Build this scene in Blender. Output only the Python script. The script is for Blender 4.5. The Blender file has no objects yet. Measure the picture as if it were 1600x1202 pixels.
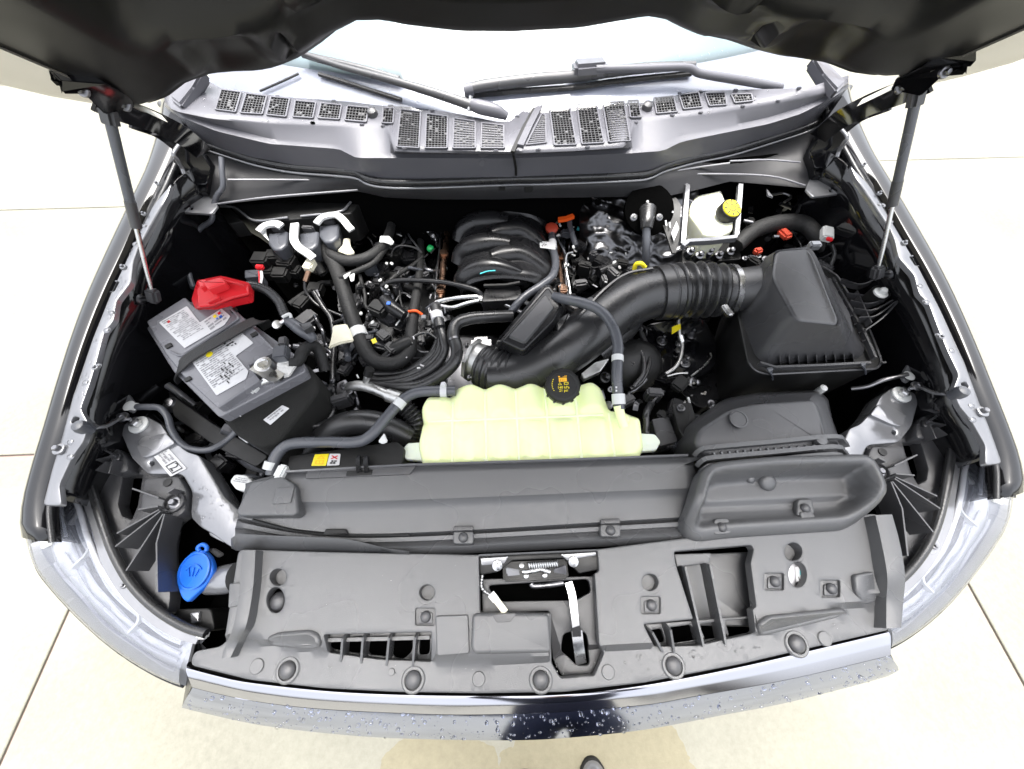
import bpy, bmesh, math, random
from mathutils import Vector, Matrix
from mathutils.geometry import delaunay_2d_cdt
random.seed(7)
S = bpy.context.scene
COL = S.collection
R = math.radians
# ---------------- camera ----------------
FPX, PITCH, YAW, CAM = 600.0, R(60.8), R(-2.5), Vector((-.056, 0, 1.86))
cd = bpy.data.cameras.new('camera'); cam = bpy.data.objects.new('camera', cd); COL.objects.link(cam)
cd.sensor_width = 36; cd.lens = FPX/1600*36; cd.clip_end = 500; cd.clip_start = .02
cam.location = CAM; cam.rotation_euler = (math.pi/2-PITCH, 0, YAW)
S.camera = cam
# ---------------- sky, sun, exposure ----------------
w = bpy.data.worlds.new('World'); S.world = w; w.use_nodes = True
nt = w.node_tree; bg = nt.nodes['Background']
sky = nt.nodes.new('ShaderNodeTexSky'); sky.sky_type = 'NISHITA'; sky.sun_disc = False
SUN_EL, SUN_AZ = R(80), R(10)
sky.sun_elevation = SUN_EL; sky.sun_rotation = SUN_AZ; sky.dust_density = 6; sky.air_density = 1.0
hs = nt.nodes.new('ShaderNodeHueSaturation'); hs.inputs['Saturation'].default_value = .26
nt.links.new(sky.outputs[0], hs.inputs['Color']); nt.links.new(hs.outputs[0], bg.inputs[0])
bg.inputs[1].default_value = .15
sl = bpy.data.lights.new('sun', 'SUN'); sl.energy = 1.3; sl.angle = R(40); sl.color = (1, .97, .92)
sun = bpy.data.objects.new('sun', sl); COL.objects.link(sun)
sd = Vector((math.sin(SUN_AZ)*math.cos(SUN_EL), math.cos(SUN_AZ)*math.cos(SUN_EL), math.sin(SUN_EL)))
sun.rotation_euler = sd.to_track_quat('Z', 'Y').to_euler(); sun.location = (0, -3, 6)
S.view_settings.view_transform = 'Standard'; S.view_settings.look = 'None'
S.view_settings.exposure = 2.1; S.view_settings.gamma = 1
S.render.engine = 'CYCLES'
S.cycles.max_bounces = 8

# ---------------- real-world points from measured directions and heights ----------------
_r = Matrix.Rotation(YAW, 3, 'Z')
RX = _r @ Vector((1, 0, 0)); UP = _r @ Vector((0, math.sin(PITCH), math.cos(PITCH))); FW = _r @ Vector((0, math.cos(PITCH), -math.sin(PITCH)))
def ray(px, py): return FW + RX*((px-800)/FPX) + UP*((601-py)/FPX)
ZO = [0.0]
def P(px, py, h):
    d = ray(px, py)
    if not callable(h): h = h+ZO[0]
    if callable(h):
        z = 1.0
        for i in range(12):
            p = CAM + d*((z-CAM.z)/d.z); z = z+.8*(max(.3, min(1.7, h(p.x, p.y)))-z)
        return CAM + d*((z-CAM.z)/d.z)
    return CAM + d*((h-CAM.z)/d.z)
def PY(px, py, y):
    d = ray(px, py); return CAM + d*((y-CAM.y)/d.y)
def PPL(px, py, o, n):
    d = ray(px, py); return CAM + d*((Vector(o)-CAM).dot(n)/d.dot(n))
def pl(z0, sy=0, y0=0, sx=0): return lambda x, y: z0+sy*(y-y0)+sx*x
def PP(pts, z=None):
    return [P(q[0], q[1], q[2] if len(q) > 2 else z) for q in pts]
def XY(pts, h): return [P(a, b, h).xy for a, b in pts]
def ipl(poly, x):
    poly = sorted(poly)
    if x <= poly[0][0]: return poly[0][1]
    for (a, b), (c, d) in zip(poly, poly[1:]):
        if x <= c: return b+(d-b)*(x-a)/max(1e-9, c-a)
    return poly[-1][1]

# ---------------- materials ----------------
def mat(name, col, rough=.5, metal=0, bump=0, bscale=300, var=0, vscale=12, coat=0, spec=.5, trans=0, sss=0, wet=0, ior=1.45):
    m = bpy.data.materials.new(name); m.use_nodes = True
    n = m.node_tree.nodes; l = m.node_tree.links; b = n['Principled BSDF']
    b.inputs['Base Color'].default_value = (*col, 1); b.inputs['Roughness'].default_value = rough
    b.inputs['Metallic'].default_value = metal; b.inputs['Coat Weight'].default_value = coat
    b.inputs['Coat Roughness'].default_value = .06; b.inputs['Specular IOR Level'].default_value = spec
    b.inputs['Transmission Weight'].default_value = trans; b.inputs['IOR'].default_value = ior
    if sss:
        b.inputs['Subsurface Weight'].default_value = sss; b.inputs['Subsurface Radius'].default_value = (.03, .03, .015)
    tc = n.new('ShaderNodeTexCoord')
    if var:
        t = n.new('ShaderNodeTexNoise'); t.inputs['Scale'].default_value = vscale; t.inputs['Detail'].default_value = 2.5
        l.new(tc.outputs['Object'], t.inputs['Vector'])
        mx = n.new('ShaderNodeMix'); mx.data_type = 'RGBA'
        mx.inputs['A'].default_value = (*[c*(1-var) for c in col], 1); mx.inputs['B'].default_value = (*[min(1, c*(1+var)) for c in col], 1)
        l.new(t.outputs['Fac'], mx.inputs['Factor']); l.new(mx.outputs['Result'], b.inputs['Base Color'])
        mr = n.new('ShaderNodeMapRange'); mr.inputs['From Min'].default_value = .15; mr.inputs['From Max'].default_value = .85; mr.interpolation_type = 'SMOOTHSTEP'
        mr.inputs['To Min'].default_value = max(.02, rough-.12*(1+wet)); mr.inputs['To Max'].default_value = min(1, rough+.12)
        l.new(t.outputs['Fac'], mr.inputs['Value']); l.new(mr.outputs['Result'], b.inputs['Roughness'])
    if bump:
        t2 = n.new('ShaderNodeTexNoise'); t2.inputs['Scale'].default_value = bscale; t2.inputs['Detail'].default_value = 3
        l.new(tc.outputs['Object'], t2.inputs['Vector'])
        bp = n.new('ShaderNodeBump'); bp.inputs['Strength'].default_value = bump; bp.inputs['Distance'].default_value = .002
        l.new(t2.outputs['Fac'], bp.inputs['Height']); l.new(bp.outputs['Normal'], b.inputs['Normal'])
    return m
M = {}
M['plastic'] = mat('grey_black_plastic', (.045, .045, .048), .31, bump=.35, bscale=1000, var=.15, vscale=6, spec=.9)
M['cover'] = mat('satin_grey_plastic', (.070, .071, .074), .28, bump=.35, bscale=1300, var=.12, vscale=5, spec=1.0)
M['cowl'] = mat('wet_cowl_plastic', (.105, .105, .118), .22, bump=.3, bscale=700, var=.10, vscale=5, wet=.2)
M['black'] = mat('matt_black_plastic', (.008, .008, .008), .5, bump=.2, bscale=500, var=.3)
M['deep'] = mat('deep_shade_black', (.002, .002, .002), .9, spec=0)  # depth shade of the bay put into a near-black; colours the steering gasket too
M['gloss'] = mat('gloss_black_moulding', (.011, .011, .012), .28, var=.3, vscale=20, bump=.1)
M['paint'] = mat('black_car_paint', (.005, .005, .006), .10, coat=.5, spec=.5)
M['hoodp'] = mat('hood_underside_paint', (.006, .0059, .0058), .46, coat=0, spec=.45, var=.2, vscale=4)
M['epaint'] = mat('grey_primed_metal', (.25, .253, .265), .20, metal=.55, bump=.35, bscale=38, var=.14, vscale=7, wet=.2)
M['rubber'] = mat('black_rubber', (.022, .022, .023), .28, spec=.8, bump=.25, bscale=400, var=.3)
M['hose'] = mat('grey_rubber_hose', (.07, .074, .085), .30, spec=.8, bump=.3, bscale=500, var=.25)
M['tape'] = mat('cloth_tape', (.014, .014, .014), .62, bump=.8, bscale=160, var=.4)
M['steel'] = mat('zinc_steel', (.62, .62, .62), .28, metal=1, var=.2, vscale=40)
M['dsteel'] = mat('dark_steel', (.22, .22, .23), .35, metal=1, var=.3, vscale=40)
M['alu'] = mat('cast_aluminium', (.55, .55, .54), .42, metal=1, bump=.5, bscale=200, var=.3, vscale=30)
M['foil'] = mat('heat_foil', (.13, .13, .135), .28, metal=1, bump=.15, bscale=90)
M['chrome'] = mat('trim_bevel_lit', (.46, .46, .50), .10, metal=1, var=.12, vscale=6)  # lighter copy of the bar trim: the bevel's brighter reflection put into colour
M['flange'] = mat('flange_ground_reflection', (.48, .455, .40), .35, var=.1, vscale=4)  # black flange coloured beige: the bright ground's reflection is painted in
M['lowcowl'] = mat('dark_cowl_plastic', (.024, .024, .026), .45, spec=.35, bump=.2, bscale=800, var=.2)
M['white'] = mat('white_plastic', (.62, .63, .62), .4)
M['chrome2'] = mat('trim_front_shaded', (.40, .425, .53), .10, metal=1, var=.12, vscale=6)  # darker, bluer copy of the same trim: front face reflection toned by colour
M['cream'] = mat('cream_fleece_tape', (.75, .72, .58), .8, bump=.4)
M['paper'] = mat('label_paper', (.60, .60, .61), .4)
M['ink'] = mat('label_ink', (.03, .03, .03), .5)
M['ink2'] = mat('label_grey_ink', (.28, .28, .29), .5)
M['red'] = mat('red_plastic', (.66, .016, .024), .36, var=.2, bump=.2, bscale=500)
M['blue'] = mat('blue_plastic', (.014, .125, .56), .34, var=.15, bump=.2, bscale=500)
M['yellow'] = mat('yellow_print', (.85, .70, .02), .4)
M['orange'] = mat('orange_plastic', (.80, .10, .012), .4)
M['rust'] = mat('rusty_red_plastic', (.42, .05, .025), .45)
M['copper'] = mat('coppery_steel', (.32, .20, .14), .3, metal=1, var=.5, vscale=40)
M['green'] = mat('green_plastic', (.01, .35, .09), .4)
M['cyan'] = mat('cyan_plastic', (.05, .50, .55), .4)
M['tank'] = mat('translucent_tank', (.86, .97, .54), .20, sss=.6, var=.03, vscale=5)
M['tankseam'] = mat('pale_tank_seam', (.90, .99, .66), .25, sss=.4)
M['tankw'] = mat('clear_tank_tab', (.80, .86, .76), .3, sss=.3)
M['milky'] = mat('milky_reservoir', (.82, .83, .66), .35, sss=.4)
M['case'] = mat('battery_grey', (.16, .16, .175), .30, spec=.8, bump=.15, bscale=800, var=.15, wet=.5)
M['felt'] = mat('black_felt', (.010, .010, .009), .9, bump=.8, bscale=700, var=.4)
M['strap'] = mat('woven_strap', (.03, .03, .03), .55, bump=.8, bscale=500)
M['amber'] = mat('amber_print', (.90, .45, .02), .4)
M['lens'] = mat('lens_washed_pale', (.24, .25, .30), .12, trans=.25, var=.06, vscale=6)
M['reflector'] = mat('pale_lamp_housing', (.52, .53, .565), .22, metal=.1, var=.2, vscale=10)
M['concrete'] = None
M['navy'] = mat('navy_cloth', (.006, .009, .025), .8, bump=.5, bscale=200)
M['skin'] = mat('skin', (.5, .28, .2), .5)
M['drop'] = mat('water', (1, 1, 1), .02, trans=1, ior=1.33)

def clear(name, tint, refl, rough):
    m = bpy.data.materials.new(name); m.use_nodes = True; n = m.node_tree.nodes; l = m.node_tree.links; n.remove(n['Principled BSDF'])
    t = n.new('ShaderNodeBsdfTransparent'); t.inputs[0].default_value = (*tint, 1); g_ = n.new('ShaderNodeBsdfGlossy'); g_.inputs['Roughness'].default_value = rough
    d = n.new('ShaderNodeBsdfDiffuse'); d.inputs[0].default_value = (.40, .42, .48, 1); a = n.new('ShaderNodeMixShader'); a.inputs[0].default_value = .26  # pale diffuse share paints the washed-out reflection onto the clear lens
    f = n.new('ShaderNodeFresnel'); f.inputs[0].default_value = 1.55; b = n.new('ShaderNodeMixShader')
    l.new(t.outputs[0], a.inputs[1]); l.new(d.outputs[0], a.inputs[2]); l.new(f.outputs[0], b.inputs[0]); l.new(a.outputs[0], b.inputs[1]); l.new(g_.outputs[0], b.inputs[2]); l.new(b.outputs[0], n['Material Output'].inputs[0])
    return m
M['lens'] = clear('lens_washed_pale', (.94, .95, .98), .1, .05)
# ---------------- mesh helpers ----------------
MIR = [False]
def link(o, parent=None):
    COL.objects.link(o)
    if parent is not None: o.parent = parent
    return o
def mk(name, V, F, m, parent=None, smooth=40, kind=None):
    me = bpy.data.meshes.new(name)
    if MIR[0]:
        V = [(-v[0], v[1], v[2]) for v in V]; F = [tuple(reversed(f)) for f in F]
    me.from_pydata([tuple(v) for v in V], [], [tuple(f) for f in F])
    bm = bmesh.new(); bm.from_mesh(me)
    bmesh.ops.remove_doubles(bm, verts=bm.verts, dist=1e-5)
    bmesh.ops.recalc_face_normals(bm, faces=bm.faces)
    bm.to_mesh(me); bm.free()
    me.materials.append(M[m] if isinstance(m, str) else m)
    if smooth:
        me.polygons.foreach_set('use_smooth', [True]*len(me.polygons))
        me.set_sharp_from_angle(angle=R(smooth))
    o = bpy.data.objects.new(name, me); link(o, parent)
    if kind: o['kind'] = kind
    return o
def fbm(name, bm, m, parent=None, smooth=40):
    bm.verts.ensure_lookup_table(); bm.verts.index_update()
    V = [v.co.copy() for v in bm.verts]; F = [[v.index for v in f.verts] for f in bm.faces]; bm.free()
    return mk(name, V, F, m, parent, smooth)
EMPT = []
def T(name, label, cat, group=None):
    o = bpy.data.objects.new(name, None); o.empty_display_size = .05; link(o)
    tag(o, label, cat, group); EMPT.append(o); return o
def tag(o, label, cat, group=None):
    o['label'] = label; o['category'] = cat
    if group: o['group'] = group
    return o
def cr(pts, res=6):
    """Catmull-Rom through vectors (any dimension)"""
    if len(pts) < 3: return [Vector(p) for p in pts]
    p = [Vector(a) for a in pts]; p = [p[0]*2-p[1]] + p + [p[-1]*2-p[-2]]
    out = []
    for i in range(1, len(p)-2):
        for k in range(res):
            t = k/res; a, b, c, d = p[i-1:i+3]
            out.append(.5*((2*b)+(c-a)*t+(2*a-5*b+4*c-d)*t*t+(3*b-a-3*c+d)*t**3))
    out.append(p[-2]); return out
def tube(name, pts, r, m, parent=None, seg=10, res=6, corr=None, smooth=50, flat=1.0, raw=False):
    n = len(pts); rs = r if isinstance(r, (list, tuple)) else [r]*n
    q = cr([(*Vector(p)[:], rr) for p, rr in zip(pts, rs)], res) if not raw else [Vector((*p, rr)) for p, rr in zip(pts, rs)]
    if corr:   # resample for ribs
        amp, lam, ns = corr
        L = [0]
        for a, b in zip(q, q[1:]): L.append(L[-1]+(b.xyz-a.xyz).length)
        N = max(4, int(L[-1]/lam*ns)); qq = []; j = 0
        for i in range(N+1):
            s = L[-1]*i/N
            while j < len(L)-2 and L[j+1] < s: j += 1
            t = (s-L[j])/max(1e-9, L[j+1]-L[j]); v = q[j].lerp(q[j+1], t)
            v = v.copy(); v[3] += amp*math.cos(2*math.pi*s/lam); qq.append(v)
        q = qq
    V = []; F = []
    t0 = (q[1].xyz-q[0].xyz).normalized()
    nrm = t0.orthogonal().normalized()
    if abs(t0.z) < .9: nrm = (Vector((0, 0, 1))-t0*t0.z).normalized()
    for i, v in enumerate(q):
        a = q[max(0, i-1)].xyz; b = q[min(len(q)-1, i+1)].xyz; t = (b-a).normalized()
        nrm = (nrm-t*nrm.dot(t)).normalized(); bn = t.cross(nrm)
        for k in range(seg):
            an = 2*math.pi*k/seg
            V.append(v.xyz+(nrm*math.cos(an)*flat+bn*math.sin(an))*v[3])
    for i in range(len(q)-1):
        for k in range(seg):
            k2 = (k+1) % seg
            F.append((i*seg+k, i*seg+k2, (i+1)*seg+k2, (i+1)*seg+k))
    F.append(tuple(range(seg-1, -1, -1))); F.append(tuple((len(q)-1)*seg+k for k in range(seg)))
    return mk(name, V, F, m, parent, smooth)
def tpx(name, pts, r, m, parent=None, **k): return tube(name, PP(pts), r, m, parent, **k)
def frame(axis):
    a = Vector(axis).normalized(); x = a.orthogonal().normalized()
    if abs(a.z) > .2: x = (Vector((1, 0, 0))-a*a.x).normalized()
    return x, a.cross(x), a
def lathe(name, prof, o, axis, m, parent=None, seg=20, smooth=35, open_=False):
    x, y, a = frame(axis); o = Vector(o); V = []; F = []
    for r, z in prof:
        for k in range(seg):
            an = 2*math.pi*k/seg; V.append(o+a*z+(x*math.cos(an)+y*math.sin(an))*max(r, 1e-4))
    for i in range(len(prof)-1):
        for k in range(seg):
            k2 = (k+1) % seg; F.append((i*seg+k, i*seg+k2, (i+1)*seg+k2, (i+1)*seg+k))
    if not open_: F.append(tuple(range(seg-1, -1, -1)))
    F.append(tuple((len(prof)-1)*seg+k for k in range(seg)))
    return mk(name, V, F, m, parent, smooth)
def fillet(loop, r, seg=4):
    n = len(loop); out = []
    for i in range(n):
        p = Vector(loop[i]); a = Vector(loop[i-1]); b = Vector(loop[(i+1) % n])
        rr = r[i] if isinstance(r, (list, tuple)) else r
        da = (a-p); db = (b-p); la, lb = da.length, db.length
        d = min(rr, la*.45, lb*.45); A = p+da.normalized()*d; B = p+db.normalized()*d
        for k in range(seg+1):
            t = k/seg; out.append(A*(1-t)**2+p*2*t*(1-t)+B*t*t)
    return out
def area2(l): return sum(a[0]*b[1]-b[0]*a[1] for a, b in zip(l, l[1:]+l[:1]))/2
def offs(loop, d):
    """offset to the left of travel (2D part), z kept"""
    n = len(loop); out = []
    for i in range(n):
        p = loop[i]; a = loop[i-1]; b = loop[(i+1) % n]
        e1 = Vector((p[0]-a[0], p[1]-a[1])); e2 = Vector((b[0]-p[0], b[1]-p[1]))
        if e1.length < 1e-9: e1 = e2
        if e2.length < 1e-9: e2 = e1
        e1.normalize(); e2.normalize()
        n1 = Vector((-e1.y, e1.x)); n2 = Vector((-e2.y, e2.x)); nn = n1+n2
        nn = nn/max(.35, nn.dot(n1)) if nn.length > 1e-6 else n1
        q = Vector(p).copy(); q[0] += nn.x*d; q[1] += nn.y*d; out.append(q)
    return out
def inside(pt, loop):
    x, y = pt; c = False; n = len(loop)
    for i in range(n):
        x1, y1 = loop[i][0], loop[i][1]; x2, y2 = loop[i-1][0], loop[i-1][1]
        if (y1 > y) != (y2 > y) and x < (x2-x1)*(y-y1)/(y2-y1)+x1: c = not c
    return c
def panel(name, outer, holes, h, t, r, m, parent=None, fil=.006, hfil=.004, grid=0, smooth=35, bottom=False):
    """moulded sheet: outline and openings in plan, height function, thickness t, edge radius r"""
    hf = h if callable(h) else (lambda x, y: h)
    loops = []
    for i, lp in enumerate([outer]+list(holes)):
        lp = fillet([Vector((a[0], a[1])) for a in lp], fil if i == 0 else hfil, 3) if (fil if i == 0 else hfil) else [Vector((a[0], a[1])) for a in lp]
        if (area2(lp) < 0) == (i == 0): lp = lp[::-1]
        loops.append(lp)
    V = []; F = []; tops = []
    for lp in loops:
        lv = [(0, -t), (0, -r), (r*.3, -r*.3), (r, 0)]; idx = []
        for d, dz in lv:
            q = offs(lp, d); b0 = len(V)
            for p in q: V.append(Vector((p.x, p.y, hf(p.x, p.y)+dz)))
            idx.append((b0, len(q)))
        for (b0, n), (b1, _) in zip(idx, idx[1:]):
            for k in range(n): F.append((b0+k, b0+(k+1) % n, b1+(k+1) % n, b1+k))
        tops.append((idx[-1][0], idx[-1][1], idx[0][0]))
    pts = []; ids = []; edges = []
    for b, n, _ in tops:
        s = len(pts)
        for k in range(n): pts.append(V[b+k].xy); ids.append(b+k); edges.append((s+k, s+(k+1) % n))
    tl = [[V[b+k] for k in range(n)] for b, n, _ in tops]
    if grid:
        xs = [p[0] for p in pts]; ys = [p[1] for p in pts]; x = min(xs)+grid/2
        while x < max(xs):
            y = min(ys)+grid/2
            while y < max(ys):
                if inside((x, y), tl[0]) and not any(inside((x, y), q) for q in tl[1:]):
                    pts.append(Vector((x, y))); ids.append(len(V)); V.append(Vector((x, y, hf(x, y))))
                y += grid
            x += grid
    ov, oe, of, orig, _, _ = delaunay_2d_cdt(pts, edges, [], 0, 1e-6)
    mp = []
    for i, v in enumerate(ov):
        if orig[i]: mp.append(ids[orig[i][0]])
        else: mp.append(len(V)); V.append(Vector((v.x, v.y, hf(v.x, v.y))))
    for f in of:
        c = sum((ov[i] for i in f), Vector((0, 0)))/len(f)
        if inside(c, tl[0]) and not any(inside(c, q) for q in tl[1:]): F.append(tuple(mp[i] for i in f))
    return mk(name, V, F, m, parent, smooth)
def ppanel(name, px, holes, h, t, r, m, parent=None, **k):
    return panel(name, XY(px, h), [XY(q, h) for q in holes], h, t, r, m, parent, **k)
def stack(name, rings, m, parent=None, r=0, smooth=40, cap=True, rs=4):
    """skin over matching rings, last one rounded over by radius r"""
    rings = [[Vector(p) for p in q] for q in rings]
    if r:
        top = rings.pop(); s = 1 if area2(top) > 0 else -1
        for k in range(rs+1):
            a = math.pi/2*k/rs; q = offs(top, s*r*(1-math.cos(a)))
            rings.append([Vector((p.x, p.y, p.z-r*(1-math.sin(a)))) for p in q])
    n = len(rings[0]); V = [p for q in rings for p in q]; F = []
    for i in range(len(rings)-1):
        for k in range(n):
            F.append((i*n+k, i*n+(k+1) % n, (i+1)*n+(k+1) % n, (i+1)*n+k))
    if cap: F.append(tuple((len(rings)-1)*n+k for k in range(n))); F.append(tuple(range(n-1, -1, -1)))
    return mk(name, V, F, m, parent, smooth)
def ring(px, z, r=.01, seg=4): return fillet(PP([(a[0], a[1], a[2] if len(a) > 2 else z) for a in px]), r, seg)
def drop_ring(q, dz, grow=0):
    s = 1 if area2(q) > 0 else -1
    q = offs([Vector(p) for p in q], -s*grow) if grow else [Vector(p) for p in q]
    return [Vector((p.x, p.y, p.z-dz)) for p in q]
def block(name, px, z, dz, m, parent=None, fil=.006, r=.003, grow=0, **k):
    """solid whose top outline is px at height z (per point or common), dz deep"""
    top = ring(px, z, fil); return stack(name, [drop_ring(top, dz, grow), top], m, parent, r=r, **k)
def box(name, c, s, m, parent=None, ax=None, bev=.003, smooth=40):
    bm = bmesh.new(); bmesh.ops.create_cube(bm, size=1)
    bmesh.ops.scale(bm, vec=s, verts=bm.verts)
    if bev: bmesh.ops.bevel(bm, geom=bm.edges[:], offset=min(bev, min(s)*.45), segments=2, affect='EDGES')
    if ax is not None:
        if isinstance(ax, (int, float)): mt = Matrix.Rotation(ax, 3, 'Z')
        else: mt = Matrix([list(v) for v in ax]).transposed()
        bmesh.ops.transform(bm, matrix=mt.to_4x4(), verts=bm.verts)
    bmesh.ops.translate(bm, vec=Vector(c), verts=bm.verts)
    return fbm(name, bm, m, parent, smooth)
def prism(name, pts, vec, m, parent=None, bev=.002, smooth=40):
    bm = bmesh.new(); vs = [bm.verts.new(Vector(p)) for p in pts]; f = bm.faces.new(vs)
    e = bmesh.ops.extrude_face_region(bm, geom=[f]); nv = [v for v in e['geom'] if isinstance(v, bmesh.types.BMVert)]
    bmesh.ops.translate(bm, vec=Vector(vec), verts=nv)
    bmesh.ops.recalc_face_normals(bm, faces=bm.faces)
    if bev: bmesh.ops.bevel(bm, geom=bm.edges[:], offset=bev, segments=2, affect='EDGES', clamp_overlap=True)
    return fbm(name, bm, m, parent, smooth)
def loft(name, rows, m, parent=None, smooth=45, thick=0):
    n = len(rows[0]); V = [Vector(p) for r_ in rows for p in r_]; F = []
    for i in range(len(rows)-1):
        for k in range(n-1): F.append((i*n+k, i*n+k+1, (i+1)*n+k+1, (i+1)*n+k))
    o = mk(name, V, F, m, parent, smooth)
    if thick:
        md = o.modifiers.new('thickness', 'SOLIDIFY'); md.thickness = thick; md.offset = 0
    return o
def rows_px(lines, n, zs):
    out = []
    for ln, z in zip(lines, zs):
        pts = PP([(a[0], a[1], a[2] if len(a) > 2 else z) for a in ln])
        out.append(resample(pts, n))
    return out
def resample(pts, n, smooth=True):
    q = cr(pts, 8) if smooth and len(pts) > 2 else [Vector(p) for p in pts]
    L = [0]
    for a, b in zip(q, q[1:]): L.append(L[-1]+(b-a).length)
    out = []; j = 0
    for i in range(n):
        s = L[-1]*i/(n-1)
        while j < len(L)-2 and L[j+1] < s: j += 1
        out.append(q[j].lerp(q[j+1], (s-L[j])/max(1e-9, L[j+1]-L[j])))
    return out
def bolt(px, py, z, r, m='dsteel', parent=None, name='bolt', axis=(0, 0, 1), stud=False, washer='dsteel'):
    o = P(px, py, z); a = Vector(axis).normalized()
    w_ = lathe(name, [(r, -.002), (r, .002), (r*.9, .003), (r*.62, .0035)], o, axis, washer, parent, 18)
    lathe('hex_head', [(r*.52, .003), (r*.52, .003+r*.55), (r*.42, .003+r*.7), (r*.25, .003+r*.7)], o, axis, m, w_, 6, 20)
    if stud: lathe('stud', [(r*.28, 0), (r*.28, r*1.6), (r*.2, r*1.7)], o, axis, m, w_, 10)
    return w_
def pushpin(px, py, h, r, parent, m='plastic', rim=True):
    p = P(px, py, h)
    o = lathe('push_pin', [(r, -.004), (r, .001), (r*.93, .003), (r*.7, .0055), (r*.35, .0068), (r*.05, .0072)], p, (0, 0, 1), m, parent, 20, 60)
    return o
def strip(name, pts, wdt, t, m, parent=None, up=(0, 0, 1), res=4, raw=False):
    """flat ribbon along points"""
    q = cr(pts, res) if not raw else [Vector(p) for p in pts]; V = []; F = []
    for i, p in enumerate(q):
        tg = (q[min(i+1, len(q)-1)]-q[max(0, i-1)]).normalized(); s = tg.cross(Vector(up)).normalized(); u = s.cross(tg).normalized()
        for a, b in ((-1, -1), (1, -1), (1, 1), (-1, 1)): V.append(p+s*a*wdt/2+u*b*t/2)
    for i in range(len(q)-1):
        for k in range(4): F.append((i*4+k, i*4+(k+1) % 4, i*4+4+(k+1) % 4, i*4+4+k))
    F.append((3, 2, 1, 0)); n = (len(q)-1)*4; F.append((n, n+1, n+2, n+3))
    return mk(name, V, F, m, parent, 30)
def text(name, s, o, right, up, size, m, parent=None, t=.0003):
    c = bpy.data.curves.new(name, 'FONT'); c.body = s; c.size = size; c.extrude = t; c.align_x = 'CENTER'; c.align_y = 'CENTER'; c.resolution_u = 2
    ob = bpy.data.objects.new('tmp', c); COL.objects.link(ob); bpy.context.view_layer.update()
    me = bpy.data.meshes.new_from_object(ob.evaluated_get(bpy.context.evaluated_depsgraph_get()))
    bpy.data.objects.remove(ob)
    x = Vector(right).normalized(); y = Vector(up); y = (y-x*y.dot(x)).normalized(); zz = x.cross(y)
    for v in me.vertices: v.co = Vector(o)+x*v.co.x+y*v.co.y+zz*v.co.z
    me.name = name; me.materials.clear(); me.materials.append(M[m])
    return link(bpy.data.objects.new(name, me), parent)
def quads(name, qs, m, parent=None):
    V = []; F = []
    for q in qs:
        b = len(V); V += [Vector(p) for p in q]; F.append((b, b+1, b+2, b+3))
    return mk(name, V, F, m, parent, 0)
def decal(name, px, h, m, parent, t=.0012, fil=.003, lift=.0005):
    hh = (lambda x, y: (h(x, y) if callable(h) else h)+t+lift)
    return panel(name, XY(px, hh), [], hh, t, t*.4, m, parent, fil=fil)
class Plane:
    """frame on four measured corners (u along a->b, v along a->d) for printing on a label"""
    def __init__(s, a, b, d, lift=.0022):
        s.a, s.u, s.v = a, b-a, d-a; s.n = s.u.cross(s.v).normalized()
        if s.n.z < 0: s.n = -s.n
        s.l = lift
    def p(s, u, v, l=None): return s.a+s.u*u+s.v*v+s.n*(s.l if l is None else l)
    def q(s, u0, v0, u1, v1, l=None): return [s.p(u0, v0, l), s.p(u1, v0, l), s.p(u1, v1, l), s.p(u0, v1, l)]
def printed(plane, rng, rows, cols, parent, m='ink2', fill=.75, box_=(0.05, .05, .95, .95)):
    rr = random.Random(rng); qs = []; u0, v0, u1, v1 = box_
    for j in range(rows):
        u = u0
        while u < u1:
            w_ = rr.uniform(.4, 1.6)*(u1-u0)/cols
            if rr.random() < fill:
                hgt = (v1-v0)/rows*rr.uniform(.3, .7); v = v0+(v1-v0)*j/rows
                qs.append(plane.q(u, v, min(u+w_*.85, u1), v+hgt))
            u += w_
    return quads('print', qs, m, parent)
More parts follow.
